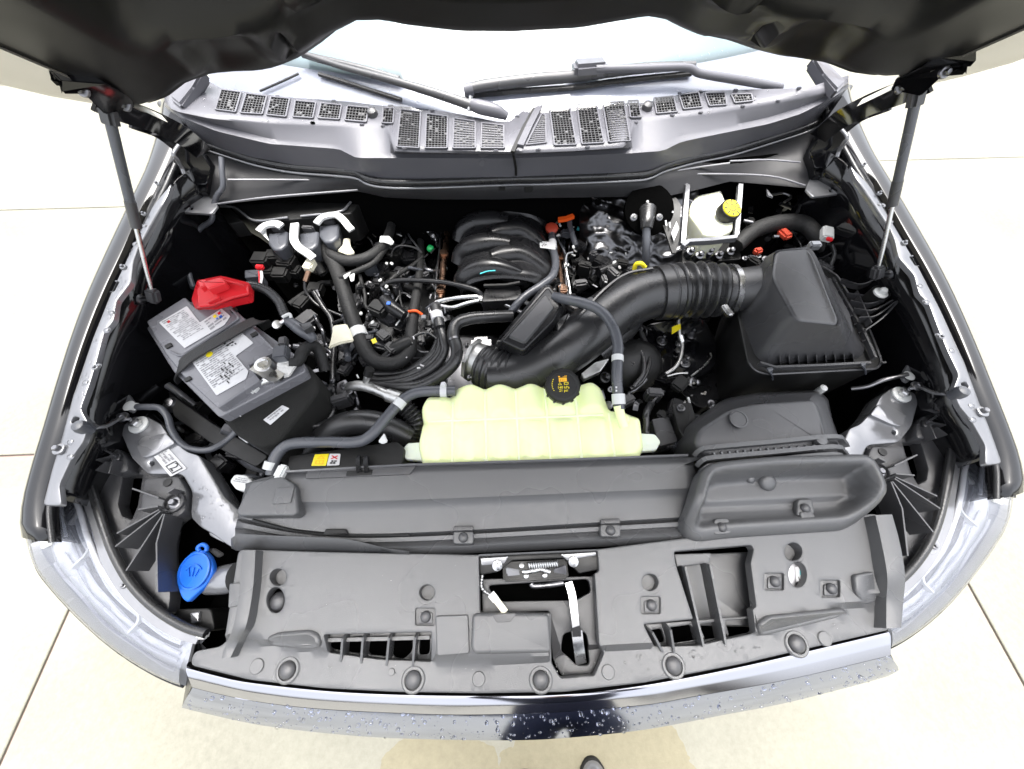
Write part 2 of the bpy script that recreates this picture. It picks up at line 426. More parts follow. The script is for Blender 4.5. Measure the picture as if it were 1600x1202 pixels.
# ======================= GROUND =======================
def concrete():
    m = bpy.data.materials.new('pale_concrete'); m.use_nodes = True
    n = m.node_tree.nodes; l = m.node_tree.links; b = n['Principled BSDF']; b.inputs['Roughness'].default_value = .75
    tc = n.new('ShaderNodeTexCoord')
    a = n.new('ShaderNodeTexNoise'); a.inputs['Scale'].default_value = 38; a.inputs['Detail'].default_value = 12; a.inputs['Roughness'].default_value = .75
    c = n.new('ShaderNodeTexNoise'); c.inputs['Scale'].default_value = 1.1; c.inputs['Detail'].default_value = 5; c.inputs['Distortion'].default_value = .4
    for q in (a, c): l.new(tc.outputs['Object'], q.inputs['Vector'])
    r1 = n.new('ShaderNodeValToRGB'); r1.color_ramp.elements[0].color = (.135, .131, .104, 1); r1.color_ramp.elements[1].color = (.215, .211, .172, 1)
    mw = n.new('ShaderNodeMath'); mw.operation = 'MULTIPLY_ADD'; mw.inputs[1].default_value = .55; l.new(c.outputs['Fac'], mw.inputs[0]); mm = n.new('ShaderNodeMath'); mm.operation = 'MULTIPLY'; mm.inputs[1].default_value = .5; l.new(a.outputs['Fac'], mm.inputs[0]); l.new(mm.outputs[0], mw.inputs[2]); l.new(mw.outputs[0], r1.inputs['Fac']); r1.color_ramp.elements[0].position = .35; r1.color_ramp.elements[1].position = .68
    r2 = n.new('ShaderNodeValToRGB'); r2.color_ramp.elements[0].position = .60; r2.color_ramp.elements[1].position = .64
    r2.color_ramp.elements[0].color = (0, 0, 0, 1); r2.color_ramp.elements[1].color = (1, 1, 1, 1)
    l.new(c.outputs['Fac'], r2.inputs['Fac'])
    # damp drip patches where water ran off the bumper
    sx = n.new('ShaderNodeSeparateXYZ'); l.new(tc.outputs['Object'], sx.inputs[0])
    def math_(op, i0, i1):
        k = n.new('ShaderNodeMath'); k.operation = op
        for j, v in enumerate((i0, i1)):
            if v is None: continue
            if isinstance(v, (int, float)): k.inputs[j].default_value = v
            else: l.new(v, k.inputs[j])
        return k.outputs[0]
    d = n.new('ShaderNodeTexNoise'); d.inputs['Scale'].default_value = 9; d.inputs['Detail'].default_value = 4; l.new(tc.outputs['Object'], d.inputs['Vector'])
    jit = math_('MULTIPLY', math_('SUBTRACT', d.outputs['Fac'], .5), .22)
    def patch(cx, cy, rx, ry):
        ex = math_('POWER', math_('DIVIDE', math_('SUBTRACT', sx.outputs[0], cx), rx), 2); ey = math_('POWER', math_('DIVIDE', math_('SUBTRACT', sx.outputs[1], cy), ry), 2)
        return math_('LESS_THAN', math_('ADD', math_('ADD', ex, ey), math_('MULTIPLY', jit, 4)), 1.0)
    wet = math_('MAXIMUM', patch(.22, -.60, .36, .25), patch(-.34, -.56, .22, .16))
    mx = n.new('ShaderNodeMix'); mx.data_type = 'RGBA'; mx.blend_type = 'MULTIPLY'; l.new(wet, mx.inputs['Factor'])
    l.new(r1.outputs['Color'], mx.inputs['A']); mx.inputs['B'].default_value = (.93, .86, .70, 1)
    l.new(mx.outputs['Result'], b.inputs['Base Color'])
    bp = n.new('ShaderNodeBump'); bp.inputs['Strength'].default_value = .3; bp.inputs['Distance'].default_value = .003
    l.new(a.outputs['Fac'], bp.inputs['Height']); l.new(bp.outputs['Normal'], b.inputs['Normal'])
    return m
M['concrete'] = concrete()
M['joint'] = mat('joint_sealant', (.16, .10, .09), .8, var=.3)
g = mk('ground', [(-60, -60, -.012), (60, -60, -.012), (60, 60, -.012), (-60, 60, -.012)], [(0, 1, 2, 3)], 'joint', smooth=0); g['kind'] = 'structure'
xe = [-60, -9.55, -5.73, -1.91, 1.91, 5.73, 9.55, 60]
for i, (a, b) in enumerate(zip(xe, xe[1:])):
    ys = [-60, -5.1, -1.2, .74, 2.69, 4.62, 8.5, 12.4, 60] if i < 3 else [-60, -4.8, -.9, 3.016, 4.62, 8.5, 12.4, 60]
    if i == 3: ys = [-60, -5.3, -1.5, 2.4, 6.3, 12.4, 60]
    for c, d in zip(ys, ys[1:]):
        gp = .0055 if abs((a+b)/2) < 4 and c < 2 else .003
        bm = bmesh.new(); bmesh.ops.create_cube(bm, size=1)
        bmesh.ops.scale(bm, vec=(b-a-2*gp, d-c-1.6*gp, .05), verts=bm.verts)
        top = [e for e in bm.edges if all(v.co.z > 0 for v in e.verts)]
        bmesh.ops.bevel(bm, geom=top, offset=.003, segments=1, affect='EDGES')
        bmesh.ops.translate(bm, vec=((a+b)/2, (c+d)/2, -.025), verts=bm.verts)
        fbm('slab', bm, 'concrete', g, 0)

# ======================= HOOD =======================
HO = Vector((0, .966, 1.415)); HA = R(45)
HE = Vector((0, -math.cos(HA), math.sin(HA))); HN = Vector((0, -math.sin(HA), -math.cos(HA)))
def hood_px(px, py, d=0):
    p = PPL(px, py, HO+HN*d, HN); return p.x, (p-HO).dot(HE)
def hp(x, s, d=0): return HO+HE*s+HN*d+Vector((x, 0, 0))
sst = lambda t: (lambda u: u*u*(3-2*u))(max(0, min(1, t)))
edge_px = [(205, 158), (235, 160), (262, 150), (290, 128), (330, 112), (370, 105), (420, 98), (470, 86), (505, 72), (540, 54), (565, 38), (600, 33), (640, 34), (720, 33), (800, 31), (900, 30), (1000, 28), (1030, 38), (1060, 55), (1085, 68), (1140, 70), (1200, 78), (1240, 84), (1290, 96), (1330, 112), (1365, 117), (1395, 115)]
EDGE = []
for a, b in edge_px:
    x, s = hood_px(a, b, -.06*sst((520-abs(a-800))/500)); EDGE.append((x, s))
def sedge(x): return ipl(EDGE, x)
xa, sa = hood_px(150, 118); xb, sb = hood_px(0, 50)
xc, sc = hood_px(140, 163, -.03); xd, sd_h = hood_px(0, 130, -.03)
def xo(s): return min(1.04, max(-xc+(-xd+xc)*(s-sc)/(sd_h-sc), .80)) if s > sc else -xc
def xw(s): return min(.93, -xa+(-(xb)+xa)*(s-sa)/(sb-sa)) if s > sa else max(.70, -xa-(sa-s)*.9)
hood = T('hood', 'raised black hood propped open over the engine bay, seen from underneath', 'hood')
NX, NS = 96, 56
rows = []
for j in range(NS+1):
    t = j/NS; row = []
    for i in range(NX+1):
        xi = -1+2*i/NX
        s0 = sedge(xi*.80); s = s0+(1.22-s0)*t**1.35
        kx = sst(t/.22); x = xi*(.80*(1-kx)+xw(max(s, sa))*kx)
        ax_ = abs(xi); q = s-s0
        d = -.06*sst((.62-ax_)/.35)*(1-sst(q/.9)*.5)          # crown of the hood
        rim = sst(q/.05)*(.020+.020*sst((.45-ax_)/.15))                                  # folded rear lip
        pocket = sst((q-.13)/.05)*sst((.80-ax_)/.10)*(.055)      # recess ahead of the rear beam
        ribs = .05*sst((.075-abs(ax_-.36-.18*q))/.05)*sst((q-.12)/.04)
        cr_ = .045*sst((.05-abs(q-.52))/.04)*sst((.78-ax_)/.06)
        dip = -.028*sst((.10-abs(ax_-.62))/.06)*sst((.07-abs(q-.07))/.05)
        notch = -.02*sst((.012-abs(ax_-.50))/.012)*sst((.05-abs(q-.06))/.03)
        side = .0
        row.append(hp(x, s, d+rim-pocket+max(ribs, cr_)+dip+notch+side))
    rows.append(row)
loft('inner_panel', rows, 'hoodp', hood, 60, thick=.002)
outer = []
for j in range(25):
    t = j/24; row = []
    for i in range(41):
        xi = -1+2*i/40; s0 = sedge(xi*.8)+.012+.03*sst((.6-abs(xi))/.5); s = s0+(1.25-s0)*t
        row.append(hp(xi*(max(xw(max(s, sa))+.03, xo(s))-.005), s, -.075-.055*sst((1-abs(xi))/.8)))
    outer.append(row)
loft('outer_skin', outer, 'paint', hood, 60, thick=.0015)
for sg in (-1, 1):
    MIR[0] = sg > 0
    rr = []
    for k in range(22):
        s = .02+1.2*k/21; w0 = xw(max(s, sa)); o0 = max(w0+.03, xo(s))
        rr.append([hp(-w0+.004, s, .026), hp(-w0-.006, s, .012), hp(-o0+.006, s, -.026), hp(-o0, s, -.034), hp(-o0+.002, s, -.050), hp(-w0-.03, s, -.078)])
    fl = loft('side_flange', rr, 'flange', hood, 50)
    for s in (.28, .62):
        w0 = xw(s); c = hp(-w0-.045, s, -.008); nn = (hp(-w0-.012, s, -.012)-hp(-w0-.05, s, -.04)).cross(HE).normalized()
        if nn.dot(CAM-c) < 0: nn = -nn
        lathe('drain_slot', [(.010, 0), (.010, .0012), (.004, .0014)], c, nn, 'deep', fl, 12)
MIR[0] = False
# ======================= HINGES AND GAS STRUTS =======================
for mir in (0, 1):
    MIR[0] = bool(mir)
    fx = 'beside the battery' if not mir else 'beside the air filter box'
    a0 = P(108, 134, 1.50); 
    arm = [P(150, 155, 1.49), P(190, 172, 1.45), P(240, 190, 1.40), P(285, 212, 1.35), P(318, 238, 1.29)]
    hg = strip('hinge', arm, .045, .006, 'paint', hood, up=(.35, -.8, .5))
    strip('rear_link', [P(205, 190, 1.40), P(250, 208, 1.34), P(290, 240, 1.27)], .028, .006, 'paint', hg, up=(.35, -.8, .5))
    prism('hood_bracket', [P(96, 128, 1.545), P(165, 132, 1.535), P(205, 150, 1.49), P(212, 168, 1.465), P(165, 180, 1.475), P(135, 150, 1.52), P(100, 142, 1.54)], (-.01, .008, .012), 'paint', hg)
    for q in ((130, 142, 1.53), (196, 165, 1.475)): bolt(q[0], q[1], q[2], .010, parent=hg, axis=(0, -.8, .5))
    # body-side bracket with little bright catch
    prism('body_bracket', [P(272, 228, 1.30), P(300, 220, 1.31), P(330, 262, 1.24), P(322, 288, 1.21), P(282, 290, 1.21), P(270, 262, 1.25)], (0, .02, -.01), 'paint', hg)
    tpx('catch_wire', [(283, 222, 1.305), (271, 240, 1.30), (277, 250, 1.285), (284, 262, 1.262), (288, 272, 1.25)], .005, 'epaint', hg, seg=8)
    bolt(283, 283, 1.225, .016, parent=hg, axis=(0, -.5, .8))
    st = T('gas_strut', 'grey gas strut propping the hood ' + fx, 'gas strut', 'gas struts')
    top = P(168, 172, 1.475); mid = P(211, 352, 1.285); bot = P(240, 466, 1.145)
    ln = (bot-top); top2 = top; mid = top+ln*((mid-top).dot(ln)/ln.dot(ln))
    tube('cylinder', [top2+ln*.02, top2+ln*.04, mid-ln*.02, mid], [.008, .0092, .0092, .0092], 'hose', st, 16, raw=True)
    tube('collar', [mid-ln*.14, mid], [.0102, .0102], 'plastic', st, 16, raw=True)
    tube('rod', [mid, bot], [.0048, .0048], 'steel', st, 12, raw=True)
    for k, (c, nm) in enumerate(((top, 'upper_socket'), (bot, 'lower_socket'))):
        u = ln.normalized(); x_, y_, _ = frame(u)
        box(nm, c+u*(.012 if k == 0 else -.006), (.026, .024, .036), 'plastic', st, ax=(x_, y_, u), bev=.006)
        lathe('ball_stud', [(.007, 0), (.007, .03), (.012, .032), (.012, .037)], c, (-1, 0, -.1) if k else (-.5, .8, .2), 'dsteel', st, 12)
MIR[0] = False

# ======================= COWL =======================
cowl = T('cowl_panel', 'wet grey plastic cowl panel with vent grilles under the windshield', 'cowl panel')
back = [(258, 118), (300, 112), (345, 139), (400, 147), (450, 153), (560, 161), (640, 168), (700, 176), (780, 192), (798, 190), (822, 170), (850, 164), (900, 161), (1000, 152), (1100, 143), (1200, 140), (1262, 138), (1290, 128), (1325, 118)]
vf = [(258, 160), (272, 173), (327, 184), (421, 192), (560, 197), (596, 198), (606, 203), (617, 235), (650, 237), (798, 239), (900, 235), (980, 229), (988, 200), (998, 188), (1106, 177), (1251, 154), (1302, 143), (1325, 130)]
lg = [(258, 161), (272, 174.5), (338, 195), (421, 217), (530, 226), (555, 240), (602, 240), (650, 240), (798, 242), (980, 233), (1030, 225), (1060, 212), (1106, 204), (1200, 184), (1251, 168), (1302, 146), (1325, 132)]
lf = [(258, 163), (276, 180), (338, 205), (421, 225), (530, 233), (558, 247), (602, 247), (798, 248), (980, 240), (1035, 236), (1064, 222), (1106, 213), (1200, 194), (1251, 178), (1302, 152), (1325, 136)]
fb = [(254, 166), (276, 187), (302, 214), (349, 232), (403, 246), (457, 256), (523, 261), (555, 266), (573, 272), (600, 276), (657, 277), (798, 275), (852, 273), (983, 268), (1016, 264), (1041, 254), (1088, 242), (1142, 231), (1215, 209), (1269, 191), (1295, 172), (1313, 154), (1327, 134)]
def zend(px): return .030*sst((abs(px-800)-350)/200)
cols = sorted(set([258+i*11 for i in range(98)]+[606, 612, 617, 622, 983, 988, 993, 998]))
zrow = (1.335, 1.318, 1.282, 1.278, 1.222)
rows = []
for ln, z in zip((back, vf, lg, lf, fb), zrow):
    rows.append([P(c, ipl(ln, c), z+zend(c)+(.0 if z > 1.3 else zend(c)*.9)) for c in cols])
# soften by inserting a rounded row at the deck edge
r01 = [a.lerp(b, .88) for a, b in zip(rows[0], rows[1])]; r12 = [a.lerp(b, .12) for a, b in zip(rows[1], rows[2])]
loft('deck', [rows[0], r01, [a.lerp(b, .5)*.6+m_*.4 for a, b, m_ in zip(r01, r12, rows[1])], r12, rows[2], rows[3], [a.lerp(b, .08) for a, b in zip(rows[3], rows[4])], rows[4], [p+Vector((0, .004, -.035)) for p in rows[4]]], 'cowl', cowl, 60, thick=.003)
def deckP(px, py, lift=0):   # point on the cowl deck
    k = max(0, min(len(cols)-2, max(i for i in range(len(cols)) if cols[i] <= max(px, cols[0])))); f = (px-cols[k])/(cols[k+1]-cols[k])
    a = rows[0][k].lerp(rows[0][k+1], f); b = rows[1][k].lerp(rows[1][k+1], f); t = (py-ipl(back, px))/(ipl(vf, px)-ipl(back, px))
    return a+(b-a)*t+Vector((0, 0, lift))
M['mesh_bar'] = M['cowl']
vents = [[(347, 143), (378, 147), (369, 178), (338, 174)], [(386, 149), (418, 153), (411, 181), (377, 179)], [(425, 154), (454, 157), (448, 185), (418, 182)], [(463, 160), (495, 163), (490, 187), (459, 185)], [(503, 164), (535, 167), (531, 189), (498, 187)], [(544, 168), (577, 171), (573, 193), (540, 190)],
 [(600, 171), (617, 172), (615, 196), (598, 194)], [(627, 174), (658, 178), (655, 234), (621, 232)], [(667, 181), (700, 185), (699, 234), (665, 234)], [(710, 188), (743, 193), (743, 234), (708, 234)], [(753, 195), (787, 199), (788, 234), (752, 234)],
 [(858, 168), (889, 167), (900, 229), (866, 230)], [(901, 167), (931, 165), (943, 226), (909, 228)], [(941, 164), (974, 162), (984, 222), (951, 225)], [(981, 161), (996, 160), (1001, 186), (984, 187)], [(1021, 156), (1051, 153), (1057, 177), (1025, 180)], [(1060, 151), (1090, 147), (1096, 170), (1067, 173)], [(1100, 148), (1131, 147), (1134, 166), (1107, 168)], [(1141, 150), (1172, 149), (1175, 160), (1147, 163)]]
tri = [(846, 182), (852, 184), (853, 226), (822, 229)]
for vi, v in enumerate(vents+[tri]):
    q = [deckP(a, b) for a, b in v]
    n = (q[1]-q[0]).cross(q[3]-q[0]).normalized(); n = n if n.z > 0 else -n
    vg = quads('vent_grille', [[p+n*.0022 for p in q]], 'deep' if vi not in (9, 10, 19) else 'cowl', cowl)  # deck is solid here; a black quad paints the dark of each opening
    nu = max(3, int((q[1]-q[0]).length/.0075)); nv = max(3, int((q[3]-q[0]).length/.0085))
    def at(u, v_): return q[0].lerp(q[1], u).lerp(q[3].lerp(q[2], u), v_)
    V = []; F = []
    def bar(a, b, w_, h_):
        d = (b-a).normalized(); s = d.cross(n).normalized(); b0 = len(V)
        for p in (a, b):
            for i_, j_ in ((-1, 0), (1, 0), (1, 1), (-1, 1)): V.append(p+s*i_*w_/2+n*(.0023+j_*h_))
        F.extend([(b0+k, b0+(k+1) % 4, b0+4+(k+1) % 4, b0+4+k) for k in range(4)])
    for i in range(1, nu): bar(at(i/nu, 0), at(i/nu, 1), .0013, .0014)
    for j in range(1, nv): bar(at(0, j/nv), at(1, j/nv), .0014, .0018)
    rv = random.Random(vi)
    for k in range(int(nu*nv*.10)):   # water held in the mesh
        a = at((rv.randrange(nu)+.15)/nu, (rv.randrange(nv)+.5)/nv); bar(a, a+(q[1]-q[0])/nu*.75, (q[3]-q[0]).length/nv*.7, .0024)
    mk('grille_mesh', V, F, 'plastic', vg, 0)
    for a, b in zip(q, q[1:]+q[:1]): pass
    fr = []
    for k in range(4):
        a, b = q[k], q[(k+1) % 4]; fr.append((a, b))
    V = []; F = []
    for a, b in fr: bar(a, b, .0035, .0032)
    mk('vent_rim', V, F, 'cowl', vg, 0)
# split line and nozzles
strip('centre_joint', [deckP(836, 172, .004), deckP(818, 205, .004), P(801, 238, 1.322)], .010, .006, 'black', cowl, raw=True)
strip('centre_joint', [P(802, 241, 1.316), P(806, 262, 1.25), P(806, 274, 1.226)], .006, .005, 'black', cowl, up=(0, -1, 0), raw=True)
strip('centre_flange', [deckP(843, 170, .006), deckP(828, 200, .006), deckP(813, 232, .006)], .016, .006, 'cowl', cowl, raw=True)
for a, b in ((583, 180), (1010, 170)):
    lathe('washer_nozzle', [(.014, -.004), (.014, .006), (.011, .014), (.004, .018)], deckP(a, b), (0, -.3, 1), 'plastic', cowl, 14)
rv = random.Random(3)
for k in range(26):
    c = rv.choice(cols[4:-6]); kk = cols.index(c); p = rows[0][kk].lerp(rows[1][kk], rv.choice((.03, .97)))
    box('deck_clip', p+Vector((0, 0, .002)), (.012, .006, .005), 'cowl', cowl, bev=.0015)
# rubber seal and its bead
seal_px = [(251, 163), (276, 188), (302, 217), (349, 235), (403, 251), (457, 261), (523, 266), (555, 270), (573, 279), (600, 284), (657, 285), (798, 280), (852, 279), (983, 274), (1016, 270), (1041, 259), (1088, 246), (1142, 235), (1215, 213), (1269, 195), (1295, 177), (1313, 159), (1327, 137)]
sp = [P(a, b, 1.212+2*zend(a)) for a, b in seal_px]
seal = tube('hood_seal', sp, .0085, 'rubber', None, 10, 5); tag(seal, 'black rubber hood seal running along the front edge of the cowl', 'seal')
tube('seal_bead', [p+Vector((0, -.008, -.012)) for p in sp], .0035, 'epaint', seal, 8, 5)
# lower cowl
low = T('lower_cowl_panel', 'dark grey panel with clips hanging below the cowl seal', 'cowl panel')
bot = [(300, 262), (330, 320), (336, 320), (421, 310), (540, 300), (559, 298), (602, 308), (671, 311), (784, 311), (827, 309), (1041, 306), (1081, 298), (1140, 283), (1200, 288), (1262, 294), (1290, 268)]
cols2 = list(range(300, 1291, 15))
t_ = [P(c, ipl(seal_px, c)+3, 1.205+2*zend(c)) for c in cols2]; b_ = [P(c, ipl(bot, c), 1.150+.6*zend(c)) for c in cols2]
loft('panel', [t_, [a.lerp(b, .5)+Vector((0, -.006, 0)) for a, b in zip(t_, b_)], b_, [p+Vector((0, .05, -.01)) for p in b_]], 'lowcowl', low, 45, thick=.003)
for pts in ([(356, 281, 1.205), (430, 281, 1.19), (500, 282, 1.178), (556, 288, 1.166)], [(338, 319, 1.162), (421, 308, 1.160), (559, 297, 1.160)], [(1043, 270, 1.19), (1088, 262, 1.19), (1140, 255, 1.2)], [(1041, 275, 1.18), (1100, 272, 1.175), (1200, 275, 1.172), (1258, 290, 1.165)], [(1140, 252, 1.21), (1200, 250, 1.21), (1250, 254, 1.2)]):
    tpx('rib', [(a, b, z+.004) for a, b, z in pts], .0028, 'case', low, seg=6, res=4)
for a, b in ((512, 270), (660, 290), (784, 288), (826, 288), (952, 282), (1088, 254)):
    p = P(a, b, 1.195+2*zend(a)); box('clip', p+Vector((0, -.004, -.008)), (.022, .008, .026), 'black', low, bev=.002)
    box('clip', p+Vector((0, -.008, .002)), (.028, .006, .006), 'plastic', low, bev=.002)
# ======================= WINDSHIELD, WIPERS =======================
WA = R(31); WO = Vector((0, 1.17, 1.335)); WN = Vector((0, -math.sin(WA), math.cos(WA))); WU = Vector((0, math.cos(WA), math.sin(WA)))
def wbow(x): return .19*(x/.8)**2
def wp(x, v, d=0): return WO+WU*v+WN*d+Vector((x, wbow(x)-.07, 0))
def wpx(px, py, d=0):
    p = PPL(px, py, WO, WN)
    for i in range(8):
        p = PPL(px, py, WO+Vector((0, wbow(p.x)-.07, 0)), WN)
    return p+WN*d
M['glass'] = bpy.data.materials.new('windshield_glass'); M['glass'].use_nodes = True
_n = M['glass'].node_tree.nodes; _l = M['glass'].node_tree.links; _n.remove(_n['Principled BSDF'])
_f = _n.new('ShaderNodeFresnel'); _f.inputs[0].default_value = 1.55; _t = _n.new('ShaderNodeBsdfTransparent'); _t.inputs[0].default_value = (.92, .95, .97, 1)
_g = _n.new('ShaderNodeBsdfGlossy'); _g.inputs['Roughness'].default_value = .03; _m = _n.new('ShaderNodeMixShader')
_l.new(_f.outputs[0], _m.inputs[0]); _l.new(_t.outputs[0], _m.inputs[1]); _l.new(_g.outputs[0], _m.inputs[2]); _l.new(_m.outputs[0], _n['Material Output'].inputs[0])
ws = T('windshield', 'rain-spotted curved windshield behind the cowl', 'windshield')
gr = [[wp(-.86+1.72*i/40, -.10+.95*j/12) for i in range(41)] for j in range(13)]
loft('glass', gr, 'glass', ws, 60)
M['frit'] = mat('frit_sky_reflection', (.50, .50, .56), .25, var=.1)  # black frit coloured pale: the sky reflection on the glass is painted in
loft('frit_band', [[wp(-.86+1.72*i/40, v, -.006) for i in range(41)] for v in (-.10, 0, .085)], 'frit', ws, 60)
M['shade'] = mat('pale_sunshade', (.40, .49, .505), .45, var=.2, vscale=5)
sh = loft('sunshade', [[wp(-.87+1.74*i/40, v, -.012+.003*math.sin(v*60)) for i in range(41)] for v in [.088+.03*k for k in range(24)]], 'shade', None, 60, thick=.004)
tag(sh, 'pale silvery sunshade standing behind the windshield glass', 'sunshade')
# wipers
wl = T('wiper', 'windshield wiper whose arm pivots beside the centre joint of the cowl', 'wiper', 'windshield wipers')
def wq(pts): return [wpx(a, b, d) for a, b, d in pts]
tube('arm', wq([(470, 94, .03), (540, 118, .03), (620, 142, .035), (690, 163, .035), (740, 178, .03)]), [.005, .007, .009, .011, .012], 'plastic', wl, 10)
tube('pivot_cap', wq([(738, 176, .03), (752, 181, .032), (775, 186, .03), (792, 190, .02)]), [.013, .016, .015, .009], 'cowl', wl, 12)
tube('hinge_pin', wq([(738, 168, .04), (734, 186, .03)]), .005, 'steel', wl, 8)
tube('blade', wq([(478, 93, .016), (520, 104, .016), (570, 116, .016), (626, 130, .014)]), [.008, .010, .010, .007], 'plastic', wl, 8)
tube('rubber', wq([(500, 118, .004), (540, 130, .004), (590, 146, .004), (628, 158, .004)]), .006, 'rubber', wl, 6)
wr = T('wiper', 'windshield wiper parked level with its blade connector over the vents', 'wiper', 'windshield wipers')
tube('blade', wq([(726, 148, .016), (760, 142, .018), (830, 134, .02), (900, 128, .02), (1000, 116, .02), (1080, 110, .016)]), [.012, .014, .014, .013, .012, .010], 'plastic', wr, 10)
tube('rubber', wq([(728, 153, .006), (800, 146, .006), (900, 139, .006), (960, 130, .006), (1078, 118, .006)]), .007, 'rubber', wr, 6)
box('connector', wpx(917, 120, .03), (.085, .045, .03), 'cowl', wr, ax=R(7), bev=.008)
tube('arm', wq([(925, 126, .038), (985, 126, .04), (1060, 124, .04), (1085, 131, .035), (1150, 139, .03), (1212, 145, .02)]), [.010, .009, .009, .010, .011, .010], 'cowl', wr, 10)
tube('end_cap', wq([(726, 149, .016), (740, 146, .017)]), .0155, 'cowl', wr, 10)
tube('antenna_wire', wq([(408, 144, .004), (440, 130, .004), (468, 117, .004)]), .003, 'rubber', ws, 6)
# A-pillar corner trims
for mir in (0, 1):
    MIR[0] = bool(mir)
    p = [P(262, 150, 1.365), P(300, 108, 1.39), P(318, 108, 1.40), P(300, 135, 1.375), P(280, 165, 1.36)]
    tr = prism('corner_trim', p, (0, .01, -.03), 'cowl', cowl, bev=.006)
MIR[0] = False
# ======================= FENDERS, APRONS, HEADLIGHTS (built once, mirrored) =======================
def hf(x, y): return 1.15+(.33 if y < .395 else .185)*(y-.395)
def dz(h, d): return lambda x, y: h(x, y)+d
for mir in (0, 1):
    MIR[0] = bool(mir)
    near = 'nearest the battery' if not mir else 'nearest the air filter box'
    fn = T('fender', 'black front fender with wet grey bolt flange, ' + near, 'fender', 'front fenders')
    O = [(248, 150), (242, 195), (228, 250), (216, 280), (197, 318), (165, 385), (125, 480), (95, 570), (70, 655), (50, 725), (36, 775), (28, 815), (32, 838)]
    C = [(285, 175), (280, 205), (262, 248), (246, 284), (228, 320), (199, 385), (163, 460), (135, 530), (108, 612), (88, 680), (70, 735), (58, 790), (62, 846)]
    n = 40
    o_ = resample([P(a, b, dz(hf, -.022)) for a, b in O], n); c_ = resample([P(a, b, hf) for a, b in C], n)
    side = [p+Vector((.006, 0, -.05)) for p in o_]; side2 = [p+Vector((.0, 0, -.32)) for p in o_]
    gut = [a+Vector((.020, 0, -.022)) for a in c_]
    loft('outer_skin', [side2, side]+[[c.lerp(o, t)+Vector((0, 0, .012*math.sin(math.pi*t)-.010*t**4)) for c, o in zip(c_, o_)] for t in (1, .97, .9, .8, .65, .5, .3, .12)]+[c_, gut], 'paint', fn, 50, thick=.0012)
    prism('rear_web', [P(268, 170, 1.32), P(296, 205, 1.30), P(328, 258, 1.23), P(322, 300, 1.19), P(262, 300, 1.19), P(240, 270, 1.22), P(246, 210, 1.28)], (0, .01, -.03), 'paint', fn, bev=.003)
    tube('weather_strip', [p+Vector((.010, 0, -.014)) for p in c_], .006, 'rubber', fn, 8, 3)
    tube('weather_strip', [p+Vector((-.012, 0, -.004)) for p in c_], .005, 'gloss', fn, 8, 3)
    # bolt flange, wavy inner edge
    outer_ = [(268, 286), (238, 322), (207, 385), (172, 460), (144, 530), (116, 612), (97, 680), (80, 735), (66, 790)]
    inner_ = [(96, 790), (92, 758), (112, 715), (130, 690), (138, 662), (126, 640), (140, 600), (152, 560), (163, 518), (178, 500), (182, 470), (205, 440), (209, 408), (216, 388), (232, 360), (246, 335), (262, 305)]
    fl = ppanel('bolt_flange', outer_+inner_[::-1][::-1], [[(168, 440), (186, 440), (178, 455), (160, 455)], [(115, 650), (124, 653), (119, 662), (110, 660)], [(235, 300), (243, 300), (240, 310), (232, 310)]], dz(hf, -.004), .012, .0025, 'epaint', fn, fil=.008, hfil=.003)
    for a, b, r_ in ((93, 702, .012), (246, 288, .007), (193, 418, .007), (225, 335, .006), (150, 575, .006)): bolt(a, b, dz(hf, -.003), r_, parent=fn, washer='epaint', name='flange_bolt')
    rv = random.Random(11)
    for k in range(9):    # pressed bumps / weld beads on the flange
        t = rv.random(); a = ipl([(0, 232), (.3, 195), (.6, 150), (1, 100)], t); b = ipl([(0, 325), (.3, 415), (.6, 560), (1, 720)], t)
        lathe('weld_bead', [(.008, -.002), (.006, .0008), (.002, .0014)], P(a+rv.uniform(-5, 8), b, dz(hf, -.004)), (0, 0, 1), 'epaint', fl, 8, 80)
    # front end of the fender: hooked tab over the headlamp
    prism('end_tab', [P(42, 790, 1.03), P(72, 788, 1.035), P(84, 822, 1.02), P(62, 836, 1.0), P(50, 832, .995)], (0, 0, -.01), 'epaint', fn)
    prism('end_tab', [P(56, 756, 1.055), P(80, 754, 1.06), P(78, 790, 1.04), P(46, 790, 1.035)], (0, 0, -.01), 'gloss', fn)
    prism('end_tab', [P(60, 828, 1.0), P(76, 826, 1.005), P(80, 850, .99), P(62, 858, .985)], (0, 0, -.008), 'white', fn)
    # inner apron
    ap = T('inner_fender', 'black inner fender wall with hydroformed rail, ' + near, 'inner fender', 'inner fender walls')
    top = resample([P(a, b, dz(hf, -.02)) for a, b in [(300, 262), (268, 290), (246, 340), (216, 395), (200, 450), (180, 490), (160, 545), (135, 640), (140, 665), (110, 720), (95, 780)]], 36, True)
    low_ = [p+Vector((-.012, 0, -.22)) for i, p in enumerate(top)]; low2 = [p+Vector((.0, 0, -.78)) for p in top]
    loft('wall', [top, [a.lerp(b, .3)+Vector((-.01, 0, -.01)) for a, b in zip(top, low_)], low_, low2], 'paint', ap, 60, thick=.002)
    tpx('rail', [(312, 300, 1.13), (258, 385, 1.07), (208, 480, 1.01), (182, 540, .99), (184, 590, .98), (212, 640, .96), (256, 690, .95)], [.036, .036, .034, .032, .032, .034, .036], 'paint', ap, seg=16)
    ppanel('top_plate', [(262, 318), (292, 296), (330, 302), (340, 322), (330, 334), (292, 332), (264, 330)], [[(296, 322), (302, 322), (301, 328), (295, 328)]], pl(1.165, .05, .9), .006, .002, 'epaint', ap)
    ppanel('splash_shelf', [(166, 570), (174, 572), (196, 610), (214, 634), (204, 646), (186, 632), (170, 606)], [], pl(1.045, .1, .45), .008, .004, 'epaint', ap, fil=.02)
